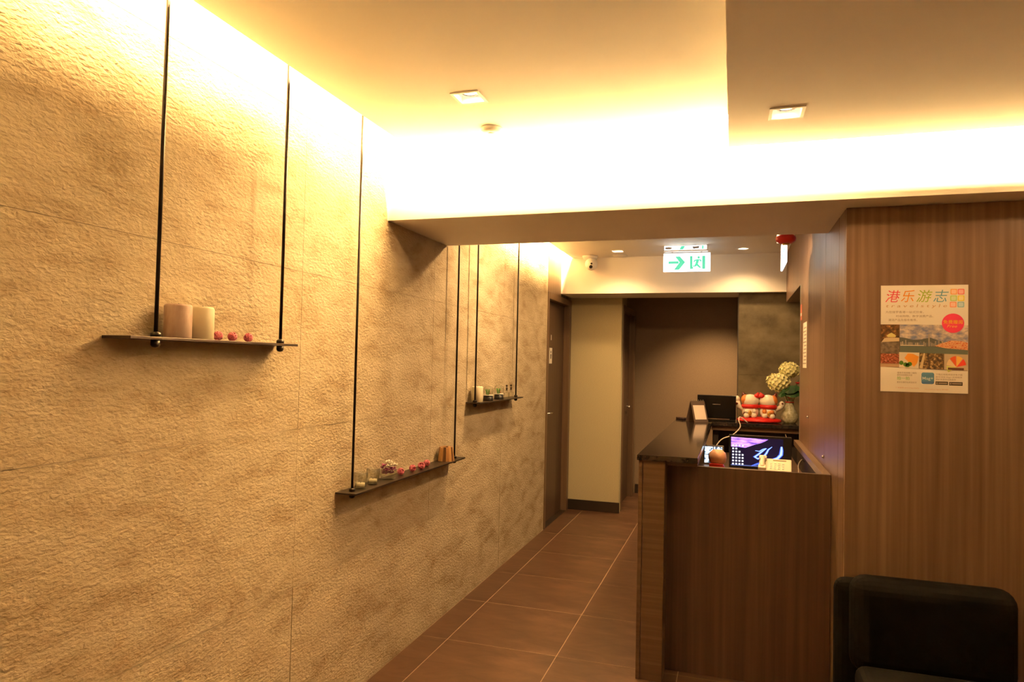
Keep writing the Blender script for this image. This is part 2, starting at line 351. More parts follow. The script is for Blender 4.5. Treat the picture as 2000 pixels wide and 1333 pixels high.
# ---------------------------------------------------------------- hanging shelves
def shelf(label, y0, y1, z, rods, xr=0.055, d=0.1):
    t = thing('hanging_shelf', label, 'shelf', (0, (y0+y1)/2, z), 0, 'hanging shelves on the stone wall')
    c = (y0+y1)/2
    box('board', SHELFM, t, 0.001, d, y0-c, y1-c, -0.008, 0, 0.0008)
    for y in rods:
        yy = y-c
        ro = MB().tube([(xr, yy, -0.026), (xr, yy, 2.80-z)], 0.0055, 10).build('rod', BLACKM, t)
        MB().lathe([(0.010, 0.0), (0.010, 0.012), (0.0135, 0.0125), (0.0135, 0.0), (0.010, 0)][:1]+[(0.0135, 0.0), (0.0135, 0.010), (0.008, 0.014), (0.0056, 0.014)], 14, Matrix.Translation((xr, yy, 0.0005))).build('upper_nut', BLACKM, ro)
        MB().lathe([(0.0001, -0.030), (0.009, -0.028), (0.0125, -0.022), (0.0125, -0.0085)], 14, Matrix.Translation((xr, yy, 0))).build('lower_nut', BLACKM, ro)
    return t
shelf('short steel shelf with two fat candles, hung highest and nearest', 1.415, 2.147, 1.548, (1.511, 2.062), 0.086)
shelf('long low steel shelf holding glass jars and a striped wood block', 2.583, 3.835, 0.929, (2.63, 3.77))
shelf('farthest steel shelf with snow globes and bottles, near the door', 4.066, 4.997, 1.240, (4.09, 4.95))
Z1, Z2, Z3 = 1.548, 0.929, 1.240
WAXP = noise_mat('mauve_wax', [(0.35, (0.40, 0.27, 0.22)), (0.6, (0.50, 0.38, 0.31))], (3, 3, 1), 14, 5, 0.5)
WAXC = noise_mat('cream_wax', [(0.4, (0.70, 0.64, 0.46)), (0.6, (0.76, 0.70, 0.52))], nscale=8, rough=0.45)
def candle(label, x, y, z, r, hgt, m, group):
    t = thing('pillar_candle', label, 'candle', (x, y, z), 0, group)
    MB().lathe([(0.0001, 0), (r-0.002, 0), (r, 0.003), (r, hgt-0.006), (r-0.004, hgt), (r*0.55, hgt-0.004), (0.0001, hgt-0.007)], 32).build('wax_body', m, t)
    MB().tube([(0, 0, hgt-0.012), (0.001, 0, hgt+0.004)], 0.0011, 6).build('wick', BLACKP, t)
    return t
candle('mauve brown pillar candle on the highest shelf', 0.052, 1.625, Z1, 0.0385, 0.100, WAXP, 'pillar candles on the highest shelf')
candle('cream pillar candle beside the mauve one on the highest shelf', 0.052, 1.722, Z1, 0.0345, 0.100, WAXC, 'pillar candles on the highest shelf')
candle('pale pillar candle on the farthest shelf beside the globes', 0.05, 4.14, Z3, 0.037, 0.100, WAXC, 'candle on the farthest shelf')
# rattan balls
PINK = noise_mat('pink_rattan', [(0.4, (0.62, 0.13, 0.20)), (0.6, (0.75, 0.22, 0.28))], nscale=40, rough=0.6)
bm = MB(); rb = 0.0155
for k in range(17):
    ax = Vector((R.gauss(0, 1), R.gauss(0, 1), R.gauss(0, 1))).normalized(); q = ax.to_track_quat('Z', 'Y').to_matrix().to_4x4()
    off = R.uniform(-0.5, 0.5)*rb; rr = math.sqrt(rb*rb-off*off)-0.0012
    bm.tube([(rr*math.cos(2*math.pi*i/18), rr*math.sin(2*math.pi*i/18), off) for i in range(18)], 0.0015, 5, True, q)
bm.ball((0, 0, 0), rb*0.5, n=10, m=6)
ballmesh = bm.mesh('rattan_ball')
def rball(label, x, y, z, s, group):
    o = link('rattan_ball', ballmesh, PINK); tag(o, label, 'decor ball', group)
    o.location = (x, y, z+rb*s); o.scale = (s, s, s); o.rotation_euler = (R.uniform(0, 6), R.uniform(0, 6), R.uniform(0, 6)); return o
g = 'pink rattan balls on the highest shelf'
rball('pink rattan ball touching the cream candle on the highest shelf', 0.05, 1.795, Z1, 0.97, g)
rball('middle pink rattan ball of the three on the highest shelf', 0.05, 1.861, Z1, 0.97, g)
rball('pink rattan ball farthest from the candles on the highest shelf', 0.05, 1.938, Z1, 0.97, g)
g = 'pink rattan balls on the long low shelf'
rball('pink rattan ball next to the flower bowl on the low shelf', 0.045, 3.105, Z2, 1.1, g)
rball('second pink rattan ball from the flower bowl on the low shelf', 0.052, 3.222, Z2, 1.12, g)
rball('third pink rattan ball from the flower bowl on the low shelf', 0.062, 3.305, Z2, 1.2, g)
rball('pink rattan ball nearest the striped wood block on the low shelf', 0.04, 3.42, Z2, 1.1, g)
# glass tumblers with tealights
for lab, y in (('clear tealight glass beside the first rod on the low shelf', 2.705), ('clear tealight glass beside the flower bowl on the low shelf', 2.815)):
    t = thing('tealight_glass', lab, 'glass', (0.052, y, Z2), 0, 'tealight glasses on the low shelf')
    MB().lathe([(0.0001, 0), (0.022, 0), (0.026, 0.006), (0.030, 0.045), (0.031, 0.072), (0.0292, 0.072), (0.0282, 0.045), (0.0242, 0.010), (0.0001, 0.008)], 28).build('glass_cup', GLASS, t)
    c = MB().lathe([(0.0001, 0.0085), (0.0185, 0.0085), (0.0185, 0.024), (0.0001, 0.0235)], 22).build('tealight', WAXC, t)
    MB().tube([(0, 0, 0.023), (0, 0, 0.030)], 0.001, 6).build('wick', BLACKP, c)
# bowl of dried flowers
t = thing('glass_bowl', 'round clear glass bowl full of dried flowers on the low shelf', 'bowl', (0.05, 2.965, Z2))
MB().lathe([(0.0001, 0), (0.024, 0), (0.036, 0.008), (0.042, 0.024), (0.039, 0.042), (0.033, 0.052), (0.0315, 0.052), (0.037, 0.041), (0.0398, 0.024), (0.034, 0.011), (0.0001, 0.005)], 28).build('glass_body', GLASS, t)
PURP = noise_mat('dried_purple_petals', [(0.3, (0.17, 0.05, 0.13)), (0.5, (0.36, 0.08, 0.22)), (0.7, (0.55, 0.16, 0.34))], nscale=60, rough=0.8)
IVORY = mat('dried_ivory_petals', (0.75, 0.70, 0.60), 0.8)
pot = thing('dried_flowers', 'purple and ivory dried flowers heaped in the glass bowl', 'dried flowers', (0.05, 2.965, Z2))
def petals(mb, c, r, n):
    for i in range(n):
        a = 2*math.pi*i/n+R.uniform(0, .5); tl = R.uniform(0.2, 0.9)
        M = Matrix.Translation(c) @ Matrix.Rotation(a, 4, 'Z') @ Matrix.Rotation(-tl, 4, 'Y') @ Matrix.Translation((r*0.55, 0, 0))
        mb.ball((0, 0, 0), r*0.62, r*0.36, r*0.12, 8, 5, M)
mp_, mi = MB(), MB()
for k in range(34):
    a = R.uniform(0, 6.28); rr = 0.034*math.sqrt(R.random()); z = R.uniform(0.026, 0.066)
    petals(mp_, (rr*math.cos(a), rr*math.sin(a), z), 0.013, 5)
for dx, dy, z in ((0.014, 0.004, 0.068), (-0.004, 0.016, 0.070), (0.006, -0.008, 0.074), (0.022, 0.014, 0.064), (0.014, -0.016, 0.062), (0.0, 0.004, 0.076)):
    petals(mi, (dx, dy, z), 0.019, 7)
mp_.build('purple_petals', PURP, pot, kind='stuff'); mi.build('ivory_petals', IVORY, pot, kind='stuff')
# striped wood block: ring of sticks
t = thing('stick_block', 'tapered block of striped wooden sticks at the far end of the low shelf', 'wood block', (0.051, 3.655, Z2))
STA = [noise_mat('stick_honey', [(0.4, (0.50, 0.27, 0.09)), (0.6, (0.60, 0.35, 0.13))], (30, 30, 1), 3, 4, 0.55),
       noise_mat('stick_brown', [(0.4, (0.11, 0.045, 0.016)), (0.6, (0.18, 0.08, 0.03))], (30, 30, 1), 3, 4, 0.55),
       noise_mat('stick_tan', [(0.4, (0.40, 0.20, 0.07)), (0.6, (0.5, 0.27, 0.1))], (30, 30, 1), 3, 4, 0.55)]
for k in range(16):
    a0, a1 = 2*math.pi*k/16+0.012, 2*math.pi*(k+1)/16-0.012
    ps = [(math.cos(a), math.sin(a)) for a in (a0, a1)]; r0b, r1b, ri = 0.048, 0.039, 0.02; hh = 0.078+R.uniform(-.002, .002)
    v = [(ri*ps[0][0], ri*ps[0][1], 0), (r0b*ps[0][0], r0b*ps[0][1], 0), (r0b*ps[1][0], r0b*ps[1][1], 0), (ri*ps[1][0], ri*ps[1][1], 0),
         (ri*ps[0][0], ri*ps[0][1], hh), (r1b*ps[0][0], r1b*ps[0][1], hh), (r1b*ps[1][0], r1b*ps[1][1], hh), (ri*ps[1][0], ri*ps[1][1], hh)]
    MB().add(v, [(0, 1, 2, 3), (4, 7, 6, 5), (0, 4, 5, 1), (1, 5, 6, 2), (2, 6, 7, 3), (3, 7, 4, 0)]).build('stick', STA[(0, 1, 0, 0, 1, 2, 0, 1)[k % 8]], t)
MB().lathe([(0.0001, 0), (0.0202, 0), (0.0202, 0.055), (0.0001, 0.055)], 16).build('core', STA[1], t)
# snow globes
GREEN = mat('leaf_green', (0.10, 0.30, 0.06), 0.6)
RED = mat('red_gloss', (0.62, 0.02, 0.015), 0.3)
for lab, y in (('glass globe on black base beside the pale candle on the farthest shelf', 4.335), ('glass globe on black base beside the bottles on the farthest shelf', 4.555)):
    t = thing('glass_globe', lab, 'glass globe', (0.055, y, Z3), 0, 'glass globes on the farthest shelf')
    MB().lathe([(0.0001, 0), (0.034, 0), (0.034, 0.006), (0.031, 0.034), (0.0001, 0.034)], 24).build('base', BLACKP, t)
    MB().lathe([(0.034, 0.034), (0.034, 0.038), (0.0001, 0.038)], 24).build('rim', WHITEP, t)
    MB().lathe([(0.026, 0.038), (0.033, 0.052), (0.035, 0.066), (0.031, 0.084), (0.020, 0.095), (0.0001, 0.099)], 24).build('dome', GLASS, t)
    pm = MB()
    for k in range(5):
        a = k*1.2; pm.tube([(0.006*math.cos(a), 0.006*math.sin(a)-0.008, 0.038), (0.009*math.cos(a), 0.01*math.sin(a)-0.01, 0.06), (0.014*math.cos(a), 0.014*math.sin(a)-0.012, 0.075)], 0.003, 5)
    pm.build('tiny_plant', GREEN, t)
    MB().ball((0.004, 0.012, 0.048), 0.007, n=10, m=6).ball((0.004, 0.012, 0.060), 0.005, n=10, m=6).build('tiny_figure', mat('terracotta', (0.3, 0.1, 0.05), 0.6), t)
WIRE = mat('dark_wire', (0.06, 0.04, 0.025), 0.4, 0.5)
for lab, y, x in (('small square glass bottle with wire figure stopper beside the second globe', 4.715, 0.06), ('small square glass bottle with wire figure stopper beside the last rod', 4.815, 0.06)):
    t = thing('glass_bottle', lab, 'bottle', (x, y, Z3), 0, 'small bottles on the farthest shelf')
    MB().prism(rounded(0, 0, 0.036, 0.036, 0.006), 0, 0.040, 'xy').build('body', GLASS, t, 0.002)
    MB().lathe([(0.008, 0.0405), (0.007, 0.052), (0.0095, 0.053), (0.0095, 0.056), (0.0001, 0.056)], 14).build('neck', GLASS, t)
    MB().lathe([(0.010, 0.0562), (0.006, 0.060), (0.005, 0.066), (0.0095, 0.070), (0.0001, 0.082)], 12).ball((0, 0, 0.090), 0.008, n=12, m=8).tube([(0, -0.011, 0.062), (0, -0.012, 0.074), (0, 0, 0.083), (0, 0.012, 0.074), (0, 0.011, 0.062)], 0.002, 6).build('stopper', WIRE, t)

# ---------------------------------------------------------------- ceiling fittings
def downlight(label, x, y, z, round_=False, lampr=0.032):
    t = thing('downlight', label, 'downlight', (x, y, z), 0, 'recessed ceiling downlights')
    o, i = 0.058, 0.0465
    if round_:
        MB().lathe([(0.042, 0.004), (0.042, -0.004), (0.056, -0.003), (0.067, -0.0003)], 28, caps=False).build('frame', WHITEM, t)
    else:
        m = MB()
        for a in ((-o, o, -o, -i), (-o, o, i, o), (-o, -i, -i, i), (i, o, -i, i)): m.box(*a, -0.004, -0.0002)
        m.build('frame', WHITEM, t, 0.0008)
    m = MB(); k = 0.0462
    m.add([(-k, -k, 0), (k, -k, 0), (k, k, 0), (-k, k, 0), (-k, -k, 0.06), (k, -k, 0.06), (k, k, 0.06), (-k, k, 0.06)], [(0, 1, 5, 4), (1, 2, 6, 5), (2, 3, 7, 6), (3, 0, 4, 7), (4, 5, 6, 7)])
    m.build('housing', WHITEM, t)
    lm = MB().lathe([(0.0001, 0.018), (lampr*0.8, 0.019), (lampr, 0.024), (lampr, 0.055)], 24).build('lamp', LAMP, t)
    MB().lathe([(lampr+0.001, 0.050), (lampr+0.001, 0.018), (lampr+0.005, 0.018), (lampr+0.006, 0.05)], 24, caps=False).build('lamp_ring', REFL, lm)
    return t
downlight('square recessed downlight in the main ceiling near the round detector', DL_MAIN[0][0], DL_MAIN[0][1], ZC)
downlight('square recessed downlight in the lower ceiling on the right', DL_RIGHT[0][0], DL_RIGHT[0][1], ZR)
downlight('small square downlight in the far ceiling, left of the exit sign', DL_FAR[0][0], DL_FAR[0][1], ZF)
downlight('small round downlight in the far ceiling, right of the exit sign', DL_FAR[2][0], DL_FAR[2][1], ZF, True, 0.04)
for (x, y), z in [(p, ZC) for p in DL_MAIN[1:]]+[(p, ZR) for p in DL_RIGHT[1:]]+[(DL_FAR[1], ZF), (DL_FAR[3], ZF)]+[(p, 2.45) for p in DL_CORR]:
    downlight('square recessed downlight out of sight in the ceiling', x, y, z)
t = thing('smoke_detector', 'round white smoke detector on the main ceiling before the beam', 'detector', (0.585, 2.815, ZC))
MB().lathe([(0.0001, -0.022), (0.030, -0.022), (0.044, -0.016), (0.048, -0.004), (0.048, -0.0003)], 28).build('body', WHITEM, t)
MB().lathe([(0.0001, -0.024), (0.012, -0.024), (0.014, -0.0221)], 16).build('sensor_cap', WHITEM, t)
t = thing('ceiling_speaker', 'flat round white disc on the far ceiling under the square downlight', 'ceiling disc', (0.585, 6.44, ZF))
MB().lathe([(0.0001, -0.010), (0.05, -0.010), (0.06, -0.006), (0.062, -0.0003)], 28).build('cover', PLASTER, t)
MB().lathe([(0.062, -0.0003), (0.062, -0.004), (0.068, -0.0035), (0.070, -0.0003)], 28).build('rim', WHITEM, t)
t = thing('security_camera', 'small white dome security camera under the far ceiling', 'camera', (0.30, 6.43, ZF))
t.scale = (1.35, 1.35, 1.35)
MB().lathe([(0.0001, -0.020), (0.048, -0.020), (0.055, -0.0003)], 24).build('mount', WHITEM, t)
MB().ball((0.012, -0.005, -0.058), 0.044, n=20, m=14).build('ball_housing', WHITEM, t)
MB().lathe([(0.0001, 0), (0.012, 0), (0.012, 0.006), (0.0001, 0.006)], 14, Matrix.Translation((0.016, -0.0405, -0.080)) @ Matrix.Rotation(math.radians(118), 4, 'X')).build('lens', BLACKP, t)
MB().lathe([(0.0001, 0), (0.007, 0), (0.007, 0.004), (0.0001, 0.004)], 12, Matrix.Translation((0.022, -0.0495, -0.060)) @ Matrix.Rotation(math.radians(95), 4, 'X')).build('infrared_window', BLACKP, t)

# exit signs
SIGNW = mat('sign_white_lit', (0.9, 0.95, 1), 0.4, emit=(0.93, 0.97, 1.0), estr=1.25)
SIGNG = mat('sign_green_lit', (0.05, 0.5, 0.35), 0.4, emit=(0.08, 0.55, 0.36), estr=0.55)
SIGNB = mat('sign_dark_print', (0.05, 0.05, 0.05), 0.4)
def exit_sign(label, loc, rz, W_=0.386, H_=0.156, th=0.012):
    t = thing('exit_sign', label, 'exit sign', loc, rz)     # origin: ceiling point above the centre, faces -y
    p = box('panel', SIGNW, t, -W_/2, W_/2, -th, th, -0.066-H_, -0.066, 0.001)
    b_ = box('housing', WHITEM, t, -W_/2+0.005, W_/2-0.02, -0.03, 0.03, -0.052, -0.0003, 0.001)
    strip_ = box('housing_window', SIGNW, b_, -W_/2+0.008, W_/2-0.03, -0.0318, -0.0302, -0.040, -0.006)
    for x in (-0.12, 0.12): MB().box(x-0.006, x+0.006, -0.006, 0.006, -0.068, -0.05).build('hanger', CHROME, t)
    yp = -0.0135
    for sgn in (1, -1):
        def q(poly, m_, y0=th+0.0008, y1=th+0.0002, nm='print'):
            MB().prism([(sgn*a*W_/2, -0.066-H_/2+b2*H_/2) for a, b2 in poly], -sgn*y0, -sgn*y1, 'xz').build(nm, m_, p)
        q([(-0.78, 0.13), (-0.34, 0.13), (-0.34, -0.15), (-0.78, -0.15)], SIGNG, nm='arrow_shaft')
        q([(-0.50, 0.66), (-0.29, 0.66), (-0.06, 0.0), (-0.32, -0.80), (-0.54, -0.80), (-0.30, 0.0)], SIGNG, nm='arrow_head')
        q([(0.14, 0.66), (0.25, 0.66), (0.25, -0.50), (0.30, -0.62), (0.25, -0.76), (0.14, -0.76)], SIGNG, nm='door_post')
        q([(0.66, 0.66), (0.79, 0.66), (0.79, -0.76), (0.66, -0.76)], SIGNG, nm='door_post')
        q([(0.42, 0.32), (0.55, 0.32), (0.48, -0.28), (0.36, -0.28)], SIGNG, nm='runner_body')
        q([(0.36, -0.24), (0.49, -0.24), (0.63, -0.60), (0.55, -0.66)], SIGNG, nm='runner_leg')
        q([(0.36, -0.18), (0.45, -0.34), (0.40, -0.50), (0.26, -0.50), (0.26, -0.38), (0.34, -0.36)], SIGNG, nm='runner_leg')
        q([(0.45, 0.30), (0.33, 0.24), (0.28, 0.00), (0.34, 0.00), (0.38, 0.12), (0.45, 0.12)], SIGNG, nm='runner_arm')
        q([(0.53, 0.28), (0.57, 0.04), (0.65, 0.06), (0.65, 0.18), (0.61, 0.18), (0.58, 0.34)], SIGNG, nm='runner_arm')
        q([(0.51+0.055*math.cos(k*0.524), 0.50+0.14*math.sin(k*0.524)) for k in range(12)], SIGNG, nm='runner_head')
    def s(poly, m_):
        MB().prism(poly, -0.0324, -0.0319, 'xz').build('print', m_, b_)
    s([(-0.06, -0.038), (-0.03, -0.038), (-0.012, -0.008), (-0.045, -0.008)], SIGNG)
    s([(0.125, -0.038), (0.138, -0.038), (0.138, -0.008), (0.125, -0.008)], SIGNG)
    s([(-0.15+0.03*math.cos(k*0.4), -0.024+0.010*math.sin(k*0.4)) for k in range(16)], mat('sign_grey_print', (0.3, 0.28, 0.3), 0.5))
    s([(0.055, -0.034), (0.10, -0.030), (0.105, -0.012), (0.045, -0.014)], mat('sign_grey_print', (0.3, 0.28, 0.3), 0.5))
    return t
exit_sign('lit white exit sign with green arrow and runner, facing the lobby', (1.222, 6.0, ZF), 0)
exit_sign('lit exit sign seen edge-on behind the red lantern', (1.885, 4.33, ZF-0.207), math.pi/2, th=0.005)
o = MB().box(1.877, 1.893, 4.26, 4.40, ZF-0.2075, ZF-0.0002).build('hanger_rod', WHITEM, None)
bpy.data.objects['exit_sign.001'].children  # second sign hangs on two short rods
o.parent = bpy.data.objects['exit_sign.001']; o.matrix_parent_inverse = Matrix()
o.data.transform((Matrix.Translation((1.885, 4.33, ZF-0.207)) @ Matrix.Rotation(math.pi/2, 4, 'Z')).inverted())
t = thing('red_lantern', 'small flattened red lantern hanging behind the beam', 'lantern', (1.872, 3.98, ZF))
MB().lathe([(0.0001, -0.352), (0.030, -0.350), (0.049, -0.338), (0.053, -0.325), (0.049, -0.312), (0.030, -0.300), (0.0001, -0.298)], 28).build('body', RED, t)
MB().lathe([(0.0001, -0.357), (0.018, -0.357), (0.020, -0.350)], 16).build('cap', mat('gold_trim', (0.6, 0.38, 0.1), 0.3, 0.8), t)
MB().tube([(0, 0, -0.30), (0, 0, -0.0003)], 0.0025, 6).build('cord', RED, t)

# ---------------------------------------------------------------- poster
FONTM = {}
def text(body, m, parent, x, z, height, y, width=None, shear=0.0, name='lettering', space=1.0, bold=0.0):
    c = bpy.data.curves.new('txt', 'FONT'); c.body = body; c.size = 1; c.shear = shear; c.space_character = space; c.offset = bold
    c.resolution_u = 3
    o = bpy.data.objects.new('txt', c); COL.objects.link(o)
    dg = bpy.context.evaluated_depsgraph_get(); me = bpy.data.meshes.new_from_object(o.evaluated_get(dg))
    bpy.data.objects.remove(o, do_unlink=True); bpy.data.curves.remove(c)
    if not me.vertices: return None
    xs = [v.co.x for v in me.vertices]; ys = [v.co.y for v in me.vertices]
    sx = sy2 = height/max(max(ys)-min(ys), 1e-6)
    if width: sx = width/max(max(xs)-min(xs), 1e-6)
    for v in me.vertices: v.co = ((v.co.x-min(xs))*sx+x, y, (v.co.y-min(ys))*sy2+z)
    me.update(); me.materials.clear()
    return link(name, me, m, parent)
PW, PH = 0.31, 0.432
po = thing('travel_poster', 'travel magazine poster with coloured title taped to the wood wall', 'poster', (2.181, 3.1395, 1.415))
PAPERW = mat('poster_paper', (0.80, 0.76, 0.68), 0.55)
sheet = box('sheet', PAPERW, po, 0, PW, -0.0012, 0, 0, PH)
def flat(c, r=0.5): return mat('print_%02d_%02d_%02d' % tuple(int(q*99) for q in c), c, r)
def X(p): return (p-292)/818*PW
def Zp(p): return PH-(p-183)/992*PH
def pr(poly, c, lay=1, name='print', m=None):
    return MB().prism([(X(a), Zp(b)) for a, b in poly], -0.0012-0.0002*lay, -0.00121-0.0002*(lay-1), 'xz').build(name, m or flat(c), sheet)
def rect(x0, y0, x1, y1, c, lay=1, name='print', m=None): return pr([(x0, y0), (x1, y0), (x1, y1), (x0, y1)], c, lay, name, m)
def ptext(s, c, x0, x1, y0, y1, lay=1, **k):
    return text(s, flat(c), sheet, X(x0), Zp(y1), Zp(y0)-Zp(y1), -0.0012-0.0002*lay-0.0001, X(x1)-X(x0), **k)
for ch, c, x0, x1 in (('港', (0.75, 0.08, 0.12), 335, 478), ('乐', (0.80, 0.28, 0.02), 484, 614), ('游', (0.35, 0.48, 0.05), 630, 782), ('志', (0.15, 0.36, 0.48), 788, 932)):
    ptext(ch, c, x0, x1, 228, 340, shear=0.22, bold=0.0, name='title_character')
ptext('t r a v e l s t y l e', (0.55, 0.33, 0.16), 342, 915, 360, 397, name='subtitle', shear=0.15)
for s_, x0, x1, y in (('为您搜罗香港一站式饮食、', 338, 700, 432), ('时尚购物、数字消费产品、', 440, 790, 470), ('潮流产品及服务推荐。', 365, 640, 506)):
    ptext(s_, (0.30, 0.22, 0.16), x0, x1, y-11, y+12, name='caption')
for (x, y, c) in ((978, 246, (0.85, 0.42, 0.15)), (1044, 246, (0.85, 0.22, 0.2)), (976, 306, (0.5, 0.68, 0.2)), (1044, 306, (0.85, 0.7, 0.08)), (972, 364, (0.85, 0.35, 0.2)), (1042, 364, (0.3, 0.55, 0.62))):
    def rp(wd, hg, c_, lay):
        MB().prism(rounded(X(x), Zp(y), wd*PW/818, hg*PH/992, 0.004), -0.0012-0.0002*lay, -0.0012-0.0002*(lay-1), 'xz').build('logo_tile', flat(c_), sheet)
    rp(62, 52, c, 1); rp(44, 36, tuple(min(1, q*0.6+0.38) for q in c), 2); 
# picture band
pr([(290, 548), (1108, 552), (1104, 968), (288, 945)], (0.10, 0.055, 0.03), 1, 'picture_band')
def pm(name, stops, scale, ns): return noise_mat(name, stops, scale, ns, 5, 0.5)
SKYP = pm('print_cloudy_sky', [(0.38, (0.16, 0.20, 0.36)), (0.5, (0.40, 0.36, 0.38)), (0.62, (0.70, 0.60, 0.50))], (28, 1, 45), 1)
pr([(474, 550), (1108, 552), (1106, 745), (474, 735)], None, 2, 'printed_sky', SKYP)
pr([(474, 668), (520, 672), (600, 690), (680, 684), (760, 668), (830, 690), (900, 715), (900, 745), (474, 740)], (0.10, 0.11, 0.10), 3, 'printed_hills')
for k in range(26):
    x = 480+k*15.5; hgt = R.uniform(22, 55) + (70 if k == 17 else 0); c = R.choice(((0.22, 0.21, 0.2), (0.35, 0.30, 0.24), (0.14, 0.15, 0.18), (0.42, 0.36, 0.28)))
    rect(x, 745-hgt, x+R.uniform(8, 14), 748, c, 4, 'printed_tower')
pr([(474, 742), (1108, 760), (1106, 822), (474, 806)], (0.11, 0.14, 0.11), 5, 'printed_water')
rect(480, 738, 700, 746, (0.62, 0.52, 0.40), 6, 'printed_quay')
BOAT = pm('print_boats', [(0.4, (0.55, 0.06, 0.02)), (0.52, (0.80, 0.55, 0.30)), (0.6, (0.65, 0.20, 0.05))], (160, 1, 260), 1)
pr([(800, 745), (880, 715), (960, 692), (1060, 700), (1106, 715), (1106, 780), (900, 765)], None, 6, 'printed_boats', BOAT)
# left column
NIGHT = pm('print_night', [(0.4, (0.05, 0.025, 0.012)), (0.58, (0.20, 0.09, 0.03)), (0.68, (0.6, 0.32, 0.08))], (70, 1, 70), 1)
rect(292, 552, 470, 700, None, 2, 'printed_night_scene', NIGHT)
pr([(350, 655), (365, 640), (395, 625), (425, 642), (440, 655), (430, 668), (360, 668)], (0.66, 0.60, 0.22), 3, 'printed_roof')
pr([(300, 715), (325, 680), (345, 672), (470, 672), (470, 705), (330, 712)], (0.60, 0.48, 0.30), 3, 'printed_wall')
rect(292, 712, 470, 820, None, 2, 'printed_street', pm('print_street', [(0.4, (0.10, 0.08, 0.06)), (0.6, (0.22, 0.17, 0.12))], (60, 1, 60), 1))
CROWD = pm('print_crowd', [(0.38, (0.10, 0.03, 0.02)), (0.52, (0.35, 0.08, 0.04)), (0.66, (0.60, 0.28, 0.18))], (130, 1, 170), 1)
rect(292, 822, 468, 915, None, 3, 'printed_crowd', CROWD)
rect(290, 912, 468, 946, (0.45, 0.30, 0.18), 3, 'printed_pavement')
# food picture
pr([(469, 806), (660, 808), (655, 958), (469, 948)], (0.72, 0.64, 0.50), 6, 'printed_plate')
pr([(520, 860), (550, 818), (600, 820), (655, 845), (640, 905), (610, 940), (560, 900)], (0.80, 0.33, 0.05), 7, 'printed_prawn')
for x, y in ((490, 905), (530, 920), (570, 915), (550, 925)):
    pr([(x+22*math.cos(k*.63), y+20*math.sin(k*.63)) for k in range(10)], (0.08, 0.22, 0.03), 8, 'printed_broccoli')
BAR = pm('print_bar', [(0.42, (0.06, 0.04, 0.03)), (0.55, (0.22, 0.13, 0.05)), (0.68, (0.75, 0.55, 0.25))], (90, 1, 90), 1)
pr([(662, 812), (886, 816), (884, 962), (660, 955)], None, 6, 'printed_bar', BAR)
pr([(660, 950), (700, 812), (715, 814), (690, 955)], (0.60, 0.47, 0.25), 7, 'printed_glow')
pr([(890, 816), (1104, 820), (1102, 965), (890, 960)], (0.50, 0.40, 0.27), 6, 'printed_fan_picture')
for k, c in enumerate(((0.62, 0.66, 0.20), (0.75, 0.60, 0.35), (0.70, 0.10, 0.03), (0.85, 0.50, 0.10), (0.72, 0.06, 0.04))):
    a0, a1 = math.radians(215-k*42), math.radians(215-(k+1)*42+4)
    pr([(1002, 935)]+[(1002+90*math.cos(a0+(a1-a0)*i/4), 930-95*math.sin(a0+(a1-a0)*i/4)) for i in range(5)], c, 7, 'printed_fan_blade')
pr([(925, 940), (1070, 943), (1070, 962), (925, 960)], (0.12, 0.05, 0.03), 8, 'printed_stand')
# round sticker
pr([(970+102*math.cos(k*2*math.pi/36), 535+88.5*math.sin(k*2*math.pi/36)) for k in range(36)], (0.78, 0.05, 0.13), 9, 'round_badge')
ptext('免费赠阅', (0.85, 0.55, 0.03), 880, 1058, 505, 542, 10, name='badge_lettering', bold=0.006)
ptext('Free', (0.85, 0.48, 0.10), 915, 1008, 550, 575, 10, name='badge_lettering', shear=0.3)
# bottom
ptext('拍一拍', (0.25, 0.50, 0.12), 450, 568, 1032, 1064, name='green_lettering', bold=0.006)
for s_, x0, x1, y in (('使用手机扫描二维码', 452, 635, 997), ('即可浏览精彩内容', 452, 595, 1018), ('更多优惠尽在旅游资讯', 450, 636, 1085), ('下载应用程序阅读电子版', 815, 1058, 1005), ('即可浏览 Mag+ 应用程序', 815, 1055, 1030), ('精彩旅游资讯随身带', 815, 998, 1051)):
    ptext(s_, (0.32, 0.25, 0.20), x0, x1, y-8, y+9, name='caption')
MB().prism(rounded(X(740), Zp(1043), 118*PW/818, 106*PH/992, 0.007), -0.0014, -0.0012, 'xz').build('app_icon', noise_mat('print_app_blue', [(0.3, (0.06, 0.14, 0.30)), (0.7, (0.12, 0.30, 0.42))], (1, 1, 40), 1, 0, 0.5), sheet)
ptext('Mag+', (0.72, 0.74, 0.72), 690, 790, 1030, 1066, 2, name='app_lettering', bold=0.006)
for x0, x1, y0, y1 in ((812, 927, 1070, 1100), (937, 1060, 1072, 1104)):
    rect(x0, y0, x1, y1, (0.04, 0.03, 0.025), 1, 'store_badge')
    rect(x0+26, y0+10, x1-8, y0+20, (0.4, 0.33, 0.25), 2, 'badge_print'); rect(x0+7, y0+8, x0+20, y0+23, (0.4, 0.33, 0.25), 2, 'badge_print')
ptext('广告查询 advertising enquiry', (0.65, 0.30, 0.16), 440, 660, 1131, 1143, name='fine_print')
ptext('www.travelstyle magazine 港乐游志', (0.65, 0.30, 0.16), 710, 930, 1138, 1150, name='fine_print')
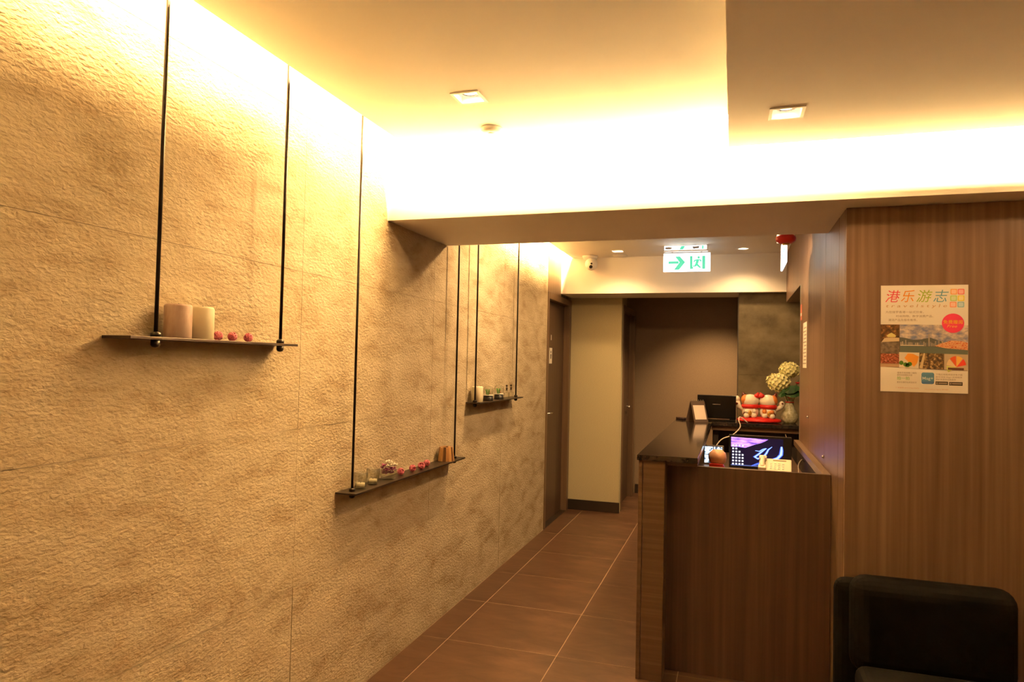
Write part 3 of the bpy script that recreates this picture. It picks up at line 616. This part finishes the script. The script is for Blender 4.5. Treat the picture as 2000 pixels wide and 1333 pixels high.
# notices on the side wall
t = thing('paper_notice', 'narrow white paper notice on the wood side wall', 'notice', (XS-0.0005, 4.83, 1.505))
box('sheet', PAPERW, t, -0.001, 0, -0.115, 0.115, 0, 0.295)
for k in range(11): box('text_line', flat((0.35, 0.3, 0.26)), t, -0.0014, -0.0011, -0.095, 0.095 - (k % 3)*0.03, 0.025+k*0.023, 0.033+k*0.023)
t = thing('red_notice', 'small red paper notice above the white one by the doorway', 'notice', (XS-0.0005, 5.10, 1.83))
box('sheet', mat('red_paper', (0.55, 0.16, 0.10), 0.6), t, -0.001, 0, -0.045, 0.045, 0, 0.11)
box('white_band', PAPERW, t, -0.0014, -0.0011, -0.035, 0.035, 0.03, 0.05)

# ---------------------------------------------------------------- reception counter
ZT = 1.069
t = thing('reception_counter', 'walnut veneer reception counter with tall front panel', 'counter', (1.30, 3.37, 0))
def cb(name, m, x0, x1, y0, y1, z0, z1, bev=0.0015, label=None): return box(name, m, t, x0-1.30, x1-1.30, y0-3.37, y1-3.37, z0, z1, bev, label)
cb('edge_board', WOODX, 1.180, 1.199, 3.368, 5.98, 0, ZT-0.028)
cb('end_panel', WOODX, 1.200, 1.304, 3.372, 3.392, 0, ZT-0.028)
cb('end_return', FRAMEW, 1.286, 1.304, 3.393, 3.523, 0, ZT-0.028)
cb('inner_panel', WOODY, 1.286, 1.304, 3.548, 5.98, 0, ZT-0.028)
cb('front_panel', WOODSHADE, 1.290, 2.048, 3.524, 3.547, 0.0, 1.008)
cb('apron', WOODX, 1.305, 1.452, 3.41, 3.43, 1.020, ZT-0.028)
cb('apron_board', WOODY, 1.305, 1.452, 3.43, 5.60, 1.020, ZT-0.028)
cb('back_apron', WOODX, 1.453, 2.10, 5.625, 5.645, 1.005, ZT-0.028)
cb('back_panel', DARKB, 1.64, 2.10, 5.72, 5.74, 0.0, 1.004)
cb('back_panel_side', WOODV, 1.453, 1.64, 5.95, 5.97, 0, 1.03)
cb('post', DARKB, 1.465, 1.505, 5.66, 5.70, 0, 1.04)
cb('side_rail', WOODY, 2.012, 2.049, 3.548, 5.14, 0.972, 1.008)
cb('rail_gap_shade', DARKB, 2.035, 2.049, 4.02, 5.14, 0.72, 0.971)  # dark sheet standing in for the shade in the gap under the rail
ct = thing('counter_top', 'polished black stone top running along the counter and its back ledge', 'countertop', (1.31, 4.5, ZT-0.027))
box('top_slab', BLACKTOP, ct, 1.172-1.31, 1.456-1.31, 3.358-4.5, 6.0-4.5, 0, 0.027, 0.002)
box('back_ledge', BLACKTOP, ct, 1.457-1.31, 2.12-1.31, 5.605-4.5, 6.0-4.5, 0, 0.027, 0.002)
ds = thing('inner_desk', 'low inner desk board behind the counter front panel', 'desk', (1.66, 4.6, 0))
box('desk_top', WOODX, ds, 1.306-1.66, 2.034-1.66, 3.56-4.6, 5.60-4.6, 0.80, 0.84, 0.002)
for yy in (3.62, 5.5):
    box('leg', DARKB, ds, 1.66-1.66-0.03, 1.66-1.66+0.03, yy-4.6-0.03, yy-4.6+0.03, 0, 0.80)

# ---------------------------------------------------------------- things on the counter
ZD = 0.84
# monitor
t = thing('computer_monitor', 'black desktop monitor showing a purple and blue wallpaper with icons', 'monitor', (1.778, 4.70, ZD))
MW, MZ0, MZ1 = 0.376, 0.012, 0.222
box('bezel', BLACKP, t, -MW/2, MW/2, 0, 0.03, MZ0, MZ1, 0.003)
MB().box(-0.03, 0.03, 0.031, 0.05, 0.004, 0.12).box(-0.10, 0.10, 0.0, 0.14, 0, 0.0115).build('stand', BLACKP, t)
def emis(name, c, s): return mat(name, tuple(q*0.2 for q in c), 0.3, emit=c, estr=s)
SX0, SX1, SZ0, SZ1 = -MW/2+0.012, MW/2-0.05, MZ0+0.014, MZ1-0.014
scr = box('screen', emis('screen_dark', (0.005, 0.003, 0.014), 1.0), t, SX0, SX1, -0.0012, -0.0002, SZ0, SZ1)
def sc(u, v): return (SX0+(SX1-SX0)*u, SZ1-(SZ1-SZ0)*v)
def sp_(poly, m_, lay=1, name='screen_image'): return MB().prism([sc(a, b) for a, b in poly], -0.0012-0.0003*lay, -0.0012-0.0003*(lay-1), 'xz').build(name, m_, scr)
PURPL = noise_mat('screen_purple', [(0.35, (0.05, 0.02, 0.12)), (0.6, (0.2, 0.1, 0.4))], (12, 1, 70), 1, 4, 0.4)
_m = MATS['screen_purple']; _b = _m.node_tree.nodes['Principled BSDF']; _r = [n for n in _m.node_tree.nodes if n.type == 'VALTORGB'][0]
_r.color_ramp.elements[0].color = (0.06, 0.02, 0.22, 1); _r.color_ramp.elements[1].color = (0.42, 0.22, 0.95, 1)
_m.node_tree.links.new(_r.outputs[0], _b.inputs['Emission Color']); _b.inputs['Emission Strength'].default_value = 1.3
sp_([(0, 0), (0.72, 0.03), (0.62, 0.14), (0.42, 0.26), (0.28, 0.36), (0.0, 0.34)], PURPL)
def ribbon(pts, wds, m_, lay, name='screen_ribbon'):
    L_ = []; Rr = []
    for i, (a, b) in enumerate(pts):
        a0, b0 = pts[max(i-1, 0)]; a1, b1 = pts[min(i+1, len(pts)-1)]; dx, dy = a1-a0, b1-b0; n_ = math.hypot(dx, dy) or 1
        L_.append((a-dy/n_*wds[i], b+dx/n_*wds[i])); Rr.append((a+dy/n_*wds[i], b-dx/n_*wds[i]))
    vs = []; fs = []
    for k in range(len(pts)):
        for q in (L_[k], Rr[k]): p = sc(*q); vs.append((p[0], -0.0012-0.0003*lay, p[1]))
    for k in range(len(pts)-1): fs.append((2*k, 2*k+1, 2*k+3, 2*k+2))
    MB().add(vs, fs).build(name, m_, scr)
BL1, BL2 = emis('screen_blue', (0.05, 0.10, 0.75), 1.2), emis('screen_lightblue', (0.25, 0.42, 1.0), 1.5)
ca = [(0.47, 0.44), (0.55, 0.46), (0.62, 0.38), (0.68, 0.34), (0.60, 0.46), (0.52, 0.58), (0.46, 0.66), (0.52, 0.72), (0.62, 0.66), (0.68, 0.52), (0.72, 0.38), (0.79, 0.28)]
ribbon(ca, [0.012, 0.02, 0.02, 0.018, 0.022, 0.03, 0.035, 0.035, 0.03, 0.025, 0.02, 0.008], BL1, 1); ribbon(ca, [w_*0.45 for w_ in [0.012, 0.02, 0.02, 0.018, 0.022, 0.03, 0.035, 0.035, 0.03, 0.025, 0.02, 0.008]], BL2, 2)
cb2 = [(0.97, 0.26), (0.97, 0.40), (0.96, 0.54), (0.90, 0.66), (0.80, 0.72), (0.70, 0.74)]
ribbon(cb2, [0.02, 0.035, 0.04, 0.04, 0.03, 0.01], BL1, 1); ribbon(cb2, [0.012, 0.018, 0.022, 0.022, 0.015, 0.005], BL2, 2)
ribbon([(0.40, 0.98), (0.52, 0.90), (0.66, 0.80)], [0.01, 0.03, 0.01], BL1, 1)
ICON = emis('screen_icon', (0.85, 0.9, 1.0), 1.2)
for ci in range(4):
    for ri in range(7):
        if (ci, ri) in ((2, 1), (3, 1), (3, 2)): continue
        u_, v_ = 0.025+ci*0.062, 0.27+ri*0.107; sp_([(u_, v_), (u_+0.032, v_), (u_+0.032, v_+0.052), (u_, v_+0.052)], ICON, 2, 'screen_icon')
sp_([(0, 0.965), (1, 0.965), (1, 1), (0, 1)], emis('screen_taskbar', (0.06, 0.08, 0.2), 1), 1, 'taskbar')
# cctv tablet
t = thing('small_screen', 'small grey framed screen with four bright camera views beside the counter', 'screen', (1.489, 4.86, ZD))
Mt = Matrix.Rotation(math.radians(-8), 4, 'X')
box('frame', mat('grey_plastic', (0.16, 0.14, 0.13), 0.4), t, -0.066, 0.066, 0, 0.014, 0.002, 0.13, 0.003, M=Mt)
VIEW = noise_mat('screen_camera_view', [(0.4, (0.05, 0.07, 0.1)), (0.55, (0.4, 0.5, 0.6))], (40, 1, 40), 1, 3, 0.4)
_b = VIEW.node_tree.nodes['Principled BSDF']; _r = [n for n in VIEW.node_tree.nodes if n.type == 'VALTORGB'][0]
_r.color_ramp.elements[0].color = (0.03, 0.05, 0.09, 1); _r.color_ramp.elements[1].color = (0.6, 0.8, 0.95, 1)
VIEW.node_tree.links.new(_r.outputs[0], _b.inputs['Emission Color']); _b.inputs['Emission Strength'].default_value = 1.2
for a in (-0.058, 0.002):
    for b_ in (0.012, 0.068):
        box('camera_view', VIEW, t, a, a+0.054, -0.0012, -0.0002, b_, b_+0.051, M=Mt)
MB().tube([(0, 0.02, 0.0035), (0, 0.06, 0.0035)], 0.003, 6).box(-0.05, 0.05, 0.0, 0.06, 0, 0.0018).build('foot', BLACKP, t)
# peach ball on red tray
t = thing('peach_ornament', 'round peach coloured ornament on a red base behind the front panel', 'ornament', (1.522, 4.50, ZD))
MB().lathe([(0.0001, 0.048), (0.03, 0.050), (0.050, 0.068), (0.055, 0.096), (0.048, 0.124), (0.028, 0.142), (0.008, 0.142), (0.0001, 0.138)], 28).build('ball', noise_mat('peach_glaze', [(0.35, (0.70, 0.34, 0.18)), (0.65, (0.80, 0.48, 0.30))], nscale=14, rough=0.5), t)
MB().lathe([(0.0001, 0), (0.046, 0), (0.050, 0.010), (0.044, 0.04), (0.040, 0.0515), (0.0001, 0.0515)], 28).build('base', RED, t)
box('band', mat('red_band', (0.55, 0.03, 0.02), 0.25), t, -0.048, 0.034, -0.056, -0.044, 0.038, 0.062, 0.003)
# telephone
t = thing('desk_telephone', 'cream desk telephone with handset in front of the monitor', 'telephone', (1.862, 4.44, ZD), math.radians(-4))
Ms = Matrix.Translation((0, -0.08, 0.030)) @ Matrix.Rotation(math.radians(17), 4, 'X')
PHONE = mat('cream_plastic', (0.72, 0.63, 0.46), 0.4)
box('body', PHONE, t, -0.062, 0.085, 0, 0.18, -0.004, 0.024, 0.006, M=Ms)
MB().prism([(-0.085, 0.0), (0.085, 0.0), (0.085, 0.076), (-0.085, 0.031)], -0.06, 0.08, 'yz').build('wedge', PHONE, t)
hs_ = MB().tube([(-0.078, 0.015, 0.036), (-0.078, 0.05, 0.042), (-0.078, 0.09, 0.043), (-0.078, 0.13, 0.042), (-0.078, 0.165, 0.036)], 0.014, 10, M=Ms)
hs_.box(-0.100, -0.056, 0.0, 0.045, 0.022, 0.044, M=Ms).box(-0.100, -0.056, 0.138, 0.182, 0.022, 0.044, M=Ms).build('handset', PHONE, t, 0.006)
box('cradle', PHONE, t, -0.098, -0.0625, 0, 0.19, -0.004, 0.021, 0.004, M=Ms)
box('display', mat('phone_display', (0.25, 0.20, 0.12), 0.3), t, -0.02, 0.055, 0.145, 0.158, 0.0245, 0.0258, M=Ms)
kb = MB().box(0, 0.012, 0, 0.010, 0, 0.003).mesh('key')
for i in range(4):
    for j in range(4):
        o = link('key', kb, WHITEP, t); o.matrix_local = Ms @ Matrix.Translation((-0.035+i*0.022, 0.03+j*0.024, 0.0245))
# laptop on the ledge
t = thing('laptop', 'open black laptop with its lid turned to the lobby on the back ledge', 'laptop', (1.487, 5.72, ZT))
box('base', BLACKP, t, -0.145, 0.145, 0.0, 0.20, 0.002, 0.020, 0.003)
Ml = Matrix.Translation((0, 0.004, 0.021)) @ Matrix.Rotation(math.radians(6), 4, 'X')
ld = box('lid', mat('black_gloss_lid', (0.006, 0.006, 0.006), 0.25), t, -0.147, 0.147, -0.012, 0.0, 0.0, 0.186, 0.003, M=Ml)
box('lid_mark', flat((0.25, 0.2, 0.18)), ld, -0.03, 0.03, -0.0128, -0.0122, 0.112, 0.116, M=Ml)
box('hinge', CHROME, t, -0.10, 0.10, -0.006, 0.002, 0.014, 0.0205)
# desk calendar
t = thing('desk_calendar', 'tent desk calendar with spiral binding and pale page on the counter end', 'calendar', (1.345, 5.57, ZT), math.radians(36))
CAL = mat('calendar_board', (0.12, 0.085, 0.07), 0.45)
hC = 0.160; bx = 0.062
for sgn in (-1, 1):
    MB().prism([(sgn*bx, 0), (sgn*(bx-0.003), 0), (sgn*0.0005, hC), (sgn*0.0035, hC)], -0.062, 0.062, 'yz').build('cover', CAL, t)
def on_page(f): return (-(bx+0.0005)*(1-f)-0.004*f, hC*f)
a, b_ = on_page(0.13), on_page(0.80)
MB().add([(-0.05, a[0]-0.0006, a[1]), (0.05, a[0]-0.0006, a[1]), (0.05, b_[0]-0.0006, b_[1]), (-0.05, b_[0]-0.0006, b_[1]),
          (-0.05, a[0]-0.0018, a[1]), (0.05, a[0]-0.0018, a[1]), (0.05, b_[0]-0.0018, b_[1]), (-0.05, b_[0]-0.0018, b_[1])],
         [(0, 1, 2, 3), (4, 5, 6, 7), (0, 1, 5, 4), (1, 2, 6, 5), (2, 3, 7, 6), (3, 0, 4, 7)]).build('page', mat('pale_page', (0.80, 0.68, 0.60), 0.6), t)
for k in range(6):
    y = -0.05+k*0.02
    MB().tube([(y, 0.007*math.cos(q*0.628), hC+0.002+0.007*math.sin(q*0.628)) for q in range(10)], 0.0011, 5, True).build('binding_ring', CHROME, t)
# dark phone
t = thing('dark_case', 'small dark flat case lying at the far corner of the counter', 'case', (1.225, 5.72, ZT), math.radians(-55))
box('case_body', mat('dark_leather', (0.03, 0.018, 0.018), 0.3), t, -0.055, 0.055, -0.03, 0.03, 0, 0.017, 0.005)
box('clasp', CHROME, t, 0.054, 0.060, -0.006, 0.006, 0.005, 0.012)
# lucky cats
t = thing('lucky_cat_figurine', 'red and white pair of lucky cat figurines on a red cushion', 'figurine', (1.808, 5.80, ZT))
CATW = mat('cat_white_glaze', (0.82, 0.74, 0.62), 0.25); CATO = mat('cat_orange_glaze', (0.70, 0.22, 0.05), 0.25); CATB = mat('cat_brown_glaze', (0.12, 0.02, 0.012), 0.25)
GOLD = mat('gold_glaze', (0.75, 0.42, 0.10), 0.25, 0.6)
cu = MB().ball((0, 0, 0.022), 0.165, 0.095, 0.022, 32, 10)
cu.build('cushion', RED, t)
MB().tube([(0.165*math.cos(k*0.2094)*0.96, 0.095*math.sin(k*0.2094)*0.96, 0.014) for k in range(30)], 0.010, 8, True).build('cushion_rope', RED, t)
for sgn in (-1, 1):
    x = sgn*0.066
    bd = MB().ball((x, 0, 0.082), 0.064, 0.056, 0.058, 20, 12).ball((x-sgn*0.026, -0.045, 0.055), 0.024, 0.026, 0.024, 12, 8).ball((x+sgn*0.028, -0.046, 0.052), 0.024, 0.026, 0.024, 12, 8).build('body', CATW, t)
    MB().ball((x+sgn*0.026, -0.052, 0.085), 0.020, 0.018, 0.016, 12, 8).ball((x-sgn*0.028, -0.052, 0.088), 0.018, 0.016, 0.020, 12, 8).build('front_paw', CATO if sgn > 0 else CATW, bd)
    MB().ball((x+sgn*0.006, -0.058, 0.070), 0.017, 0.008, 0.024, 14, 8).build('gold_coin', GOLD, bd)
    MB().ball((x+sgn*0.040, -0.040, 0.062), 0.016, 0.014, 0.018, 12, 8).build('dark_patch', CATB, bd)
    hd = MB().ball((x, -0.006, 0.166), 0.066, 0.055, 0.053, 24, 14).build('head', CATW, t)
    MB().ball((x+sgn*0.038, 0.001, 0.172), 0.033, 0.050, 0.044, 16, 10).build('head_patch', CATO, hd)
    for e in (-1, 1):
        MB().lathe([(0.024, 0), (0.017, 0.02), (0.006, 0.040), (0.0001, 0.044)], 12, Matrix.Translation((x+e*0.044, 0, 0.194)) @ Matrix.Rotation(e*0.35, 4, 'Y'), sy=0.5).build('ear', CATB if e == sgn else RED, hd)
    MB().tube([(x+0.054*math.cos(k*0.314), -0.002+0.048*math.sin(k*0.314), 0.124) for k in range(20)], 0.017, 8, True).build('collar', RED, t)
    pw = MB().tube([(x+sgn*0.050, -0.005, 0.095), (x+sgn*0.085, -0.008, 0.120), (x+sgn*0.100, -0.010, 0.165 if sgn < 0 else 0.135)], 0.018, 12)
    pw.ball((x+sgn*0.100, -0.012, 0.178 if sgn < 0 else 0.146), 0.021, 0.019, 0.026, 14, 10).build('raised_paw', CATW, t)
    MB().ball((x+sgn*0.103, -0.026, 0.142 if sgn < 0 else 0.152), 0.010, 0.006, 0.010, 10, 6).build('paw_spot', CATB, t)
MB().ball((-0.018, -0.03, 0.208), 0.022, 0.014, 0.018, 12, 8).ball((0.018, -0.03, 0.208), 0.022, 0.014, 0.018, 12, 8).ball((0, -0.034, 0.205), 0.010, n=10, m=8).build('bow', RED, t)
# vase
VX, VY = 2.035, 5.84
t = thing('crystal_vase', 'pale crystal vase holding cream hydrangeas beside the cats', 'vase', (VX, VY, ZT))
CRYS = noise_mat('cut_crystal', [(0.35, (0.42, 0.40, 0.24)), (0.6, (0.72, 0.70, 0.52))], nscale=45, rough=0.15, bump=0.6, bscale=70, dist=0.006)
CRYS.node_tree.nodes['Principled BSDF'].inputs['Transmission Weight'].default_value = 0.35
MB().lathe([(0.0001, 0), (0.044, 0), (0.060, 0.018), (0.066, 0.045), (0.060, 0.075), (0.042, 0.11), (0.030, 0.145), (0.029, 0.17), (0.038, 0.20), (0.050, 0.222), (0.046, 0.222), (0.034, 0.198), (0.025, 0.17), (0.025, 0.145), (0.0001, 0.12)], 28).build('vase_body', CRYS, t)
MB().tube([(0.031*math.cos(k*.42), 0.031*math.sin(k*.42), 0.165) for k in range(15)], 0.004, 6, True).ball((-0.004, -0.036, 0.212), 0.016, 0.010, 0.014, 10, 8).build('red_ribbon', RED, t)
HYD = noise_mat('cream_hydrangea', [(0.35, (0.66, 0.64, 0.27)), (0.65, (0.86, 0.84, 0.52))], nscale=60, rough=0.7)
LEAF = noise_mat('dark_leaf', [(0.4, (0.012, 0.05, 0.012)), (0.6, (0.03, 0.10, 0.025))], nscale=20, rough=0.35)
STEM = mat('stem_green', (0.05, 0.12, 0.03), 0.5)
def hydrangea(label, c, r, sq):
    tt = thing('hydrangea', label, 'flower', (VX, VY, ZT+0.135), 0, 'hydrangeas in the crystal vase'); c = Vector(c)
    MB().tube([(0.004*R.uniform(-1, 1), 0, 0.0), (c.x*0.25, c.y*0.25, c.z*0.5), (c.x*0.9, c.y*0.9, c.z-r*0.5)], 0.004, 6).build('stem', STEM, tt)
    m = MB(); n_ = 90
    for i in range(n_):
        zz = 1-2*(i+0.5)/n_; ph = i*2.39996; rr = math.sqrt(1-zz*zz); d = Vector((rr*math.cos(ph), rr*math.sin(ph), zz))
        p = c + Vector((d.x*r*sq[0], d.y*r*sq[1], d.z*r*sq[2]))*R.uniform(0.84, 1.12)
        q = d.to_track_quat('Z', 'Y').to_matrix().to_4x4() @ Matrix.Rotation(R.uniform(0, 1.5), 4, 'Z')
        for k in range(4):
            M = Matrix.Translation(p) @ q @ Matrix.Rotation(k*math.pi/2, 4, 'Z') @ Matrix.Rotation(-0.35, 4, 'Y')
            s_ = 0.0185
            m.add([(0, 0, 0), (s_*0.6, -s_*0.55, 0.001), (s_*1.25, 0, 0.002), (s_*0.6, s_*0.55, 0.001), (s_*0.6, 0, -0.001)], [(0, 1, 4), (1, 2, 4), (2, 3, 4), (3, 0, 4)], M)
    m.ball(tuple(c), r*sq[0]*0.74, r*sq[1]*0.74, r*sq[2]*0.74, 16, 10)
    m.build('bloom', HYD, tt); return tt
hydrangea('large cream hydrangea head leaning left out of the vase', (-0.085, -0.02, 0.185), 0.072, (1.12, 0.9, 0.92))
hydrangea('cream hydrangea head at the top of the bouquet', (-0.004, 0.006, 0.284), 0.060, (1.1, 0.9, 0.9))
def leaf(label, pts, wd):
    tt = thing('vase_leaf', label, 'leaf', (VX, VY, ZT+0.135), 0, 'leaves in the crystal vase'); vs = []; fs = []; pts = [Vector(p) for p in pts]; K = len(pts)
    for th in (0, 0.0015):
        for i, p in enumerate(pts):
            wd_ = wd*math.sin(math.pi*min(max(i/(K-1), 0.03), 0.97)); s = Vector((0.25, 0.35, 0.9)).normalized()*wd_
            vs += [p-s+Vector((0, th, 0)), p+Vector((0, -0.006+th, 0)), p+s+Vector((0, th, 0))]
    for o_ in (0, 3*K):
        for i in range(K-1):
            for k in range(2): a = o_+3*i+k; fs.append((a, a+1, a+4, a+3))
    MB().add(vs, fs).build('blade', LEAF, tt)
    MB().tube([(0, 0, 0), pts[0]*0.6, pts[0]], 0.0025, 6).build('stalk', STEM, tt)
leaf('dark green leaf drooping left over the vase rim', [(0.0, -0.05, 0.10), (-0.035, -0.065, 0.108), (-0.065, -0.072, 0.098), (-0.090, -0.070, 0.082)], 0.040)
leaf('dark green wavy leaf across the front of the vase', [(-0.05, -0.075, 0.112), (-0.01, -0.085, 0.130), (0.03, -0.085, 0.134), (0.08, -0.08, 0.146)], 0.040)
leaf('dark green leaf low over the right of the vase rim', [(-0.04, -0.065, 0.088), (0.005, -0.075, 0.098), (0.045, -0.075, 0.10), (0.085, -0.07, 0.095)], 0.036)
leaf('dark green leaf behind the top bloom at the doorway', [(0.03, 0.0, 0.13), (0.055, 0.0, 0.18), (0.07, 0.0, 0.22), (0.075, 0, 0.26)], 0.025)
tt = thing('red_flower', 'small red flower tucked right of the hydrangeas', 'flower', (VX, VY, ZT+0.135))
MB().tube([(0, 0, 0), (0.03, -0.015, 0.10), (0.052, -0.025, 0.165)], 0.003, 6).build('stem', STEM, tt)
m = MB()
for k in range(9):
    M = Matrix.Translation((0.054, -0.03, 0.175)) @ Matrix.Rotation(k*0.7, 4, 'Z') @ Matrix.Rotation(-0.9+0.06*k, 4, 'Y') @ Matrix.Translation((0.010, 0, 0)); m.ball((0, 0, 0), 0.013, 0.010, 0.003, 10, 6, M)
m.build('petals', mat('red_petal', (0.5, 0.03, 0.03), 0.5), tt)
# cables
CW = mat('white_cable', (0.82, 0.74, 0.66), 0.5)
def cable(label, pts, r, m_):
    P_ = [Vector(p) for p in pts]; out = []
    for i in range(len(P_)-1):
        p0, p1, p2, p3 = P_[max(i-1, 0)], P_[i], P_[i+1], P_[min(i+2, len(P_)-1)]
        for k in range(6):
            u_ = k/6; out.append(0.5*((2*p1)+(-p0+p2)*u_+(2*p0-5*p1+4*p2-p3)*u_*u_+(-p0+3*p1-3*p2+p3)*u_**3))
    out.append(P_[-1]); o = MB().tube(out, r, 7).build('cable', m_); return tag(o, label, 'cable')
cable('white cable looping off the back ledge in front of the cats', [(1.72, 5.66, ZT+0.004), (1.665, 5.63, ZT+0.045), (1.655, 5.60, ZT+0.02), (1.665, 5.595, ZT-0.03), (1.61, 5.57, ZT-0.09), (1.54, 5.55, ZT-0.12), (1.50, 5.5, ZT-0.16), (1.47, 5.40, ZD+0.004)], 0.0042, CW)
cable('thin grey cable hanging in the dark corner right of the monitor', [(1.99, 5.60, 1.0), (1.985, 5.3, 0.97), (1.965, 5.0, 0.92), (1.945, 4.8, 0.86), (1.95, 4.7, ZD+0.004)], 0.003, mat('grey_cable', (0.25, 0.2, 0.15), 0.5))
cable('short grey cable curling under the side rail', [(2.030, 4.6, 0.93), (2.012, 4.55, 0.945), (1.99, 4.5, 0.92), (1.985, 4.4, 0.88), (1.99, 4.35, ZD+0.004)], 0.003, MATS['grey_cable'])

# ---------------------------------------------------------------- lounge chair
t = thing('lounge_chair', 'black upholstered lounge chair against the wood wall below the poster', 'chair', (2.34, 2.80, 0))
box('back_shell', LEATHER, t, -0.335, 0.262, 0.24, 0.33, 0.10, 0.665, 0.05, seg=4)
box('back_cushion', LEATHER, t, -0.292, 0.262, 0.12, 0.245, 0.34, 0.708, 0.06, seg=5)
box('seat_cushion', LEATHER, t, -0.285, 0.258, -0.42, 0.125, 0.24, 0.395, 0.04, seg=4)
box('seat_base', LEATHER, t, -0.30, 0.26, -0.40, 0.25, 0.10, 0.245, 0.02)
for a in (-0.25, 0.22):
    for b_ in (-0.35, 0.27): MB().lathe([(0.014, 0), (0.022, 0.102)], 12, Matrix.Translation((a, b_, 0))).build('leg', BLACKM, t)
